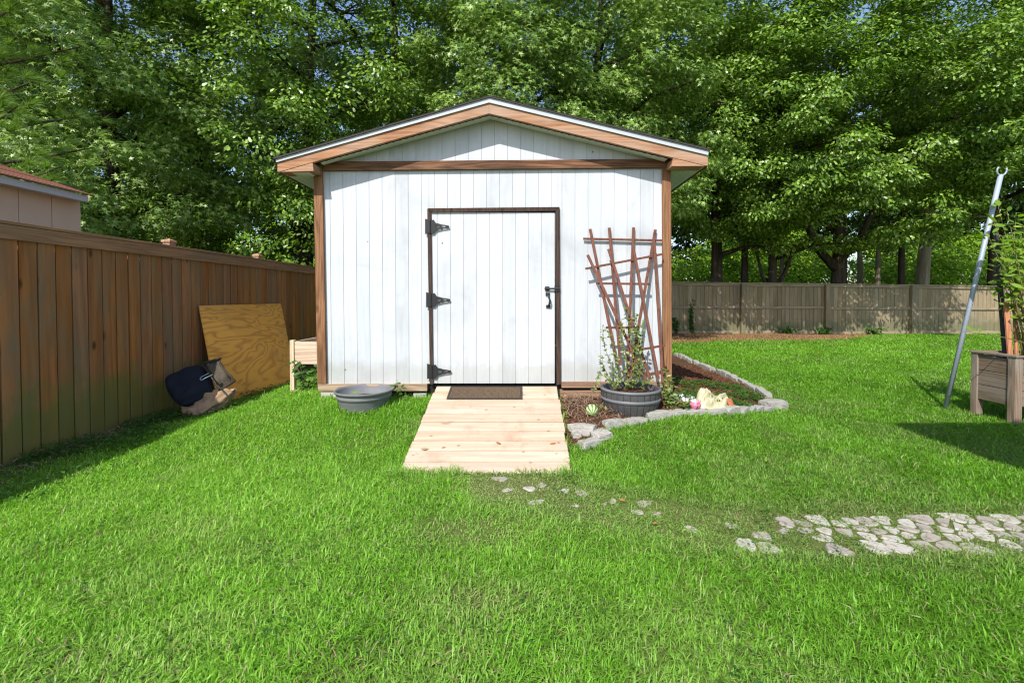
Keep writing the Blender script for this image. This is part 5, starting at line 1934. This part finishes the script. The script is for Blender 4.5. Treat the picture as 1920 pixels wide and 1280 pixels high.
# ------------------------------------------------------------------ lawn
def lawn():
    rng = np.random.default_rng(42)
    XS, YS, SC_ = [], [], []
    # strips of depth with their own density (blades per square metre) and blade width
    for y0, y1, dens, wsc in ((.75, 1.35, 4000, 1.0), (1.35, 2.4, 21000, .85), (2.4, 3.4, 17000, .92), (3.4, 4.6, 12500, 1.05), (4.6, 6.2, 8200, 1.3), (6.2, 8.5, 4600, 1.7), (8.5, 11.5, 2400, 2.4), (11.5, 15.9, 1350, 3.2)):
        xl0, xr0 = max(-1.22 * y1 - 1.1, XF + .04), 1.17 * y1 + 1.2
        n = int((y1 - y0) * (xr0 - xl0) * dens)
        x = rng.uniform(xl0, xr0, n)
        y = rng.uniform(y0, y1, n)
        k = (x > -1.24 * y - 1.1) & (x < 1.2 * y + 1.2)
        XS.append(x[k])
        YS.append(y[k])
        SC_.append(np.full(k.sum(), wsc))
    x, y, ws = map(np.concatenate, (XS, YS, SC_))
    u = rng.random(len(x))
    keep = np.ones(len(x), bool)
    keep &= ~((x > SHX0 - .02) & (x < SHX1 + .05) & (y > YF - .03) & (y < YB))
    keep &= ~((x > RX0 + .0) & (x < RX1 + .01) & (y > RY0 + .015) & (y < YF))
    keep &= ~in_poly(x, y, BEDXY)
    keep &= np.hypot(x - TX, y - TY) > .225
    # near the fence: thin
    df = x - XF
    keep &= u < np.where(df < .62, np.clip(df / .62, 0, 1) ** 1.3 * .9 + .03, 1)
    keep &= u < 1 - .95 * np.where(y > 11.3, BACKSTRIP(x, y), 0)
    # path: trampled and sparse over the stones
    dp = dist_to_path(x, y)
    pxv = CX + F * x / y
    onp = dp < .17
    sparse = np.where(pxv > 1395, .5, .72)
    keep &= u < np.where(onp, sparse + .45 * (vnoise(x, y, .12, 71) > .52), 1)
    # blades whose foot would stand inside a stone
    for (cx, cy, ang, L, W) in PAVERS:
        near = np.abs(x - cx) + np.abs(y - cy) < .35
        ca, sa = math.cos(ang), math.sin(ang)
        lx, ly = (x - cx) * ca + (y - cy) * sa, -(x - cx) * sa + (y - cy) * ca
        keep &= ~(near & (np.abs(lx) < L * .46) & (np.abs(ly) < W * .46) & (rng.random(len(x)) < np.where(pxv < 1395, .50, np.where(vnoise(x, y, .12, 78) + .5 * np.maximum(dp - .07, 0) / .07 * .35 > .58, .3, .93))))
    # worn patches
    worn = np.exp(-(((x + .27) / .33) ** 2 + ((y - 2.45) / .16) ** 2)) + .8 * np.exp(-(((x - .02) / .3) ** 2 + ((y - 3.0) / .2) ** 2)) + .7 * np.exp(-(((x + .15) / .28) ** 2 + ((y - 1.9) / .12) ** 2))
    keep &= u < 1 - .75 * np.clip(worn, 0, 1) * (vnoise(x, y, .07, 72) > .35)
    keep &= u < np.where(vnoise(x, y, .23, 73) < .16, .6, 1)
    x, y, ws, dp, worn, pxv = x[keep], y[keep], ws[keep], dp[keep], worn[keep], pxv[keep]
    n = len(x)
    patch = .6 * vnoise(x, y, .55, 74) + .4 * vnoise(x, y, .16, 75)
    big = vnoise(x, y, 2.3, 76)
    # length
    L = rng.uniform(.030, .066, n) * (.8 + .4 * patch)
    dramp = np.where((y > RY0 - .1) & (y < YF), np.minimum(np.abs(x - RX0), np.abs(x - RX1)), 9)
    dramp = np.minimum(dramp, np.where((x > RX0 - .05) & (x < RX1 + .05), np.abs(y - RY0) * 3.5, 9))
    dtub = np.abs(np.hypot(x - TX, y - TY) - .23) * 1.3
    dwall = np.where((x > SHX0 - .2) & (x < RX0), np.abs(y - YF), 9)
    tall = np.exp(-np.minimum(np.minimum(dramp, dtub), dwall) / .10)
    dl = np.exp(-(((x + 1.15) / .30) ** 2 + ((y - 4.25) / .45) ** 2))        # uncut grass between the tub and the ramp
    L *= 1 + 1.0 * np.maximum(tall, .8 * dl)
    L *= np.where(dp < .22, .62, 1)
    L *= np.clip((x - XF) / .6, .6, 1)
    L *= 1 - .4 * np.clip(worn, 0, 1)
    rogue = rng.random(n) < .02
    L = np.where(rogue, L * 1.6, L)
    W = rng.uniform(.0026, .0052, n) * ws
    W = np.where(rng.random(n) < .16, W * 1.7, W)
    L = L * (1 + .12 * (ws - 1))
    az = rng.uniform(0, 2 * np.pi, n)
    # tufts share a direction
    az = az * .9 + 2 * np.pi * vnoise(x, y, .11, 77) * .6
    tilt = np.clip(rng.normal(1.02, .40, n), .05, 1.55)
    tilt = np.where(dp < .22, np.clip(tilt + .35, 0, 1.4), tilt)
    h = np.stack([np.cos(az), np.sin(az), np.zeros(n)], 1)
    up = np.array([0, 0, 1.0])[None]
    sd = np.stack([-np.sin(az), np.cos(az), rng.normal(0, .25, n)], 1)
    sd /= np.linalg.norm(sd, axis=1, keepdims=True)
    b = np.stack([x, y, gz(x, y) - .004], 1)
    t1, t2 = tilt * .55, np.clip(tilt * 1.5, 0, 1.75)
    d1 = h * np.sin(t1)[:, None] + up * np.cos(t1)[:, None]
    d2 = h * np.sin(t2)[:, None] + up * np.cos(t2)[:, None]
    m_ = b + d1 * (L * .52)[:, None]
    tip = m_ + d2 * (L * .48)[:, None]
    w = (W / 2)[:, None]
    V = np.stack([b - sd * w * .8, b + sd * w * .8, m_ - sd * w, m_ + sd * w, tip], 1).reshape(-1, 3)
    base = np.arange(n)[:, None, None] * 5
    Fc = (base + np.array([(0, 1, 3), (0, 3, 2), (2, 3, 4)])[None]).reshape(-1, 3)
    tint = np.clip(.16 + .50 * rng.random(n) ** 1.2 + .45 * (patch - .5) + .34 * (big - .5), 0, 1)
    # the lawn left of the ramp is fresher and yellower
    tint = np.clip(tint + .20 * smooth((.4 - x) / 2.2) - .09 + .05 * smooth((y - 5) / 4), 0, 1)
    tint = np.clip(tint - .14 * smooth((.40 - dp) / .25) * (pxv > 880), 0, 1)
    # thin, pale and trodden patches
    pale = smooth((vnoise(x, y, .8, 91) * .6 + vnoise(x, y, .25, 92) * .4 - .50) / .22)
    dry = .15 * pale + .34 * smooth((.45 - dp) / .3) * (pxv > 880) + .35 * np.clip(worn, 0, 1)
    dry = dry * rng.uniform(.35, 1.25, n)
    dry = np.where(rng.random(n) < .02 + .03 * pale, .95, dry)
    me = raw_mesh('lawn_grass', V, Fc, M['grass'], {'tint': np.repeat(tint, 5), 'dry': np.repeat(np.clip(dry, 0, 1), 5)})
    tag(link_mesh('lawn_grass', me), 'bright green lawn grass covering the yard', 'grass', kind='stuff')
    # dry blades
    n2 = 15000
    x = rng.uniform(-3.4, 5, n2)
    y = 1.3 + 4.2 * rng.random(n2) ** 1.2
    k = (vnoise(x, y, .45, 81) * .5 + rng.random(n2) * .5 > .52) & ~in_poly(x, y, BEDXY) & ~((x > RX0) & (x < RX1) & (y > RY0)) & ~((x > SHX0) & (x < SHX1) & (y > YF)) & (np.hypot(x - TX, y - TY) > .26)
    x, y = x[k], y[k]
    n2 = len(x)
    a = rng.uniform(0, 6.28, n2)
    Ld = rng.uniform(.02, .05, n2)
    c = np.stack([x, y, gz(x, y) + rng.uniform(.008, .04, n2)], 1)
    d = np.stack([np.cos(a), np.sin(a), rng.normal(0, .25, n2)], 1)
    s_ = np.stack([-np.sin(a), np.cos(a), np.zeros(n2)], 1) * .0010
    a_, b_ = c - d * Ld[:, None] / 2, c + d * Ld[:, None] / 2
    V = np.stack([a_ - s_, a_ + s_, b_ + s_, b_ - s_], 1).reshape(-1, 3)
    tag(link_mesh('dry_grass', raw_mesh('dry_grass', V, np.arange(4 * n2).reshape(-1, 4), M['litter'])), 'dry straw coloured blades mixed into the lawn', 'dry grass', kind='stuff')
    print('blades', n, 'dry', n2)


lawn()

# ------------------------------------------------------------------ light, sky, camera
elev = math.asin(-SUN.z)
w = bpy.data.worlds.new('World')
SC.world = w
w.use_nodes = True
nt = w.node_tree
sky = nt.nodes.new('ShaderNodeTexSky')
sky.sky_type = 'NISHITA'
sky.sun_disc = False
sky.sun_elevation = elev
sky.sun_rotation = math.atan2(-SUN.x, -SUN.y)
sky.air_density = 1.0
sky.dust_density = 1.0
sky.ozone_density = 1.0
nt.links.new(sky.outputs[0], nt.nodes['Background'].inputs[0])
nt.nodes['Background'].inputs[1].default_value = .15
ld = bpy.data.lights.new('sun', 'SUN')
ld.energy = 4.4
ld.angle = R(.53)
ld.color = (1, .955, .88)
lo = bpy.data.objects.new('sun', ld)
COL.objects.link(lo)
lo.rotation_euler = SUN.to_track_quat('-Z', 'Y').to_euler()

cd = bpy.data.cameras.new('camera')
cam = bpy.data.objects.new('camera', cd)
COL.objects.link(cam)
cam.location = CAM
cam.rotation_euler = (math.pi / 2 - PITCH, 0, 0)
cd.sensor_width = 36
cd.lens = 36 * F / 1920
cd.shift_x = (960 - CX) / 1920
cd.shift_y = -(640 - CY) / 1920
cd.clip_end = 600
cd.clip_start = .05
SC.camera = cam

vs = SC.view_settings
vs.view_transform = 'Standard'
vs.look = 'None'
vs.exposure = .65
vs.gamma = 1
vs.use_curve_mapping = False
SC.cycles.max_bounces = 5
SC.cycles.diffuse_bounces = 2
SC.cycles.glossy_bounces = 2
SC.cycles.transmission_bounces = 2
SC.cycles.use_denoising = True
SC.cycles.pixel_filter_type = 'BLACKMAN_HARRIS'
SC.cycles.filter_width = 1.2
SC.cycles.sample_clamp_indirect = 6
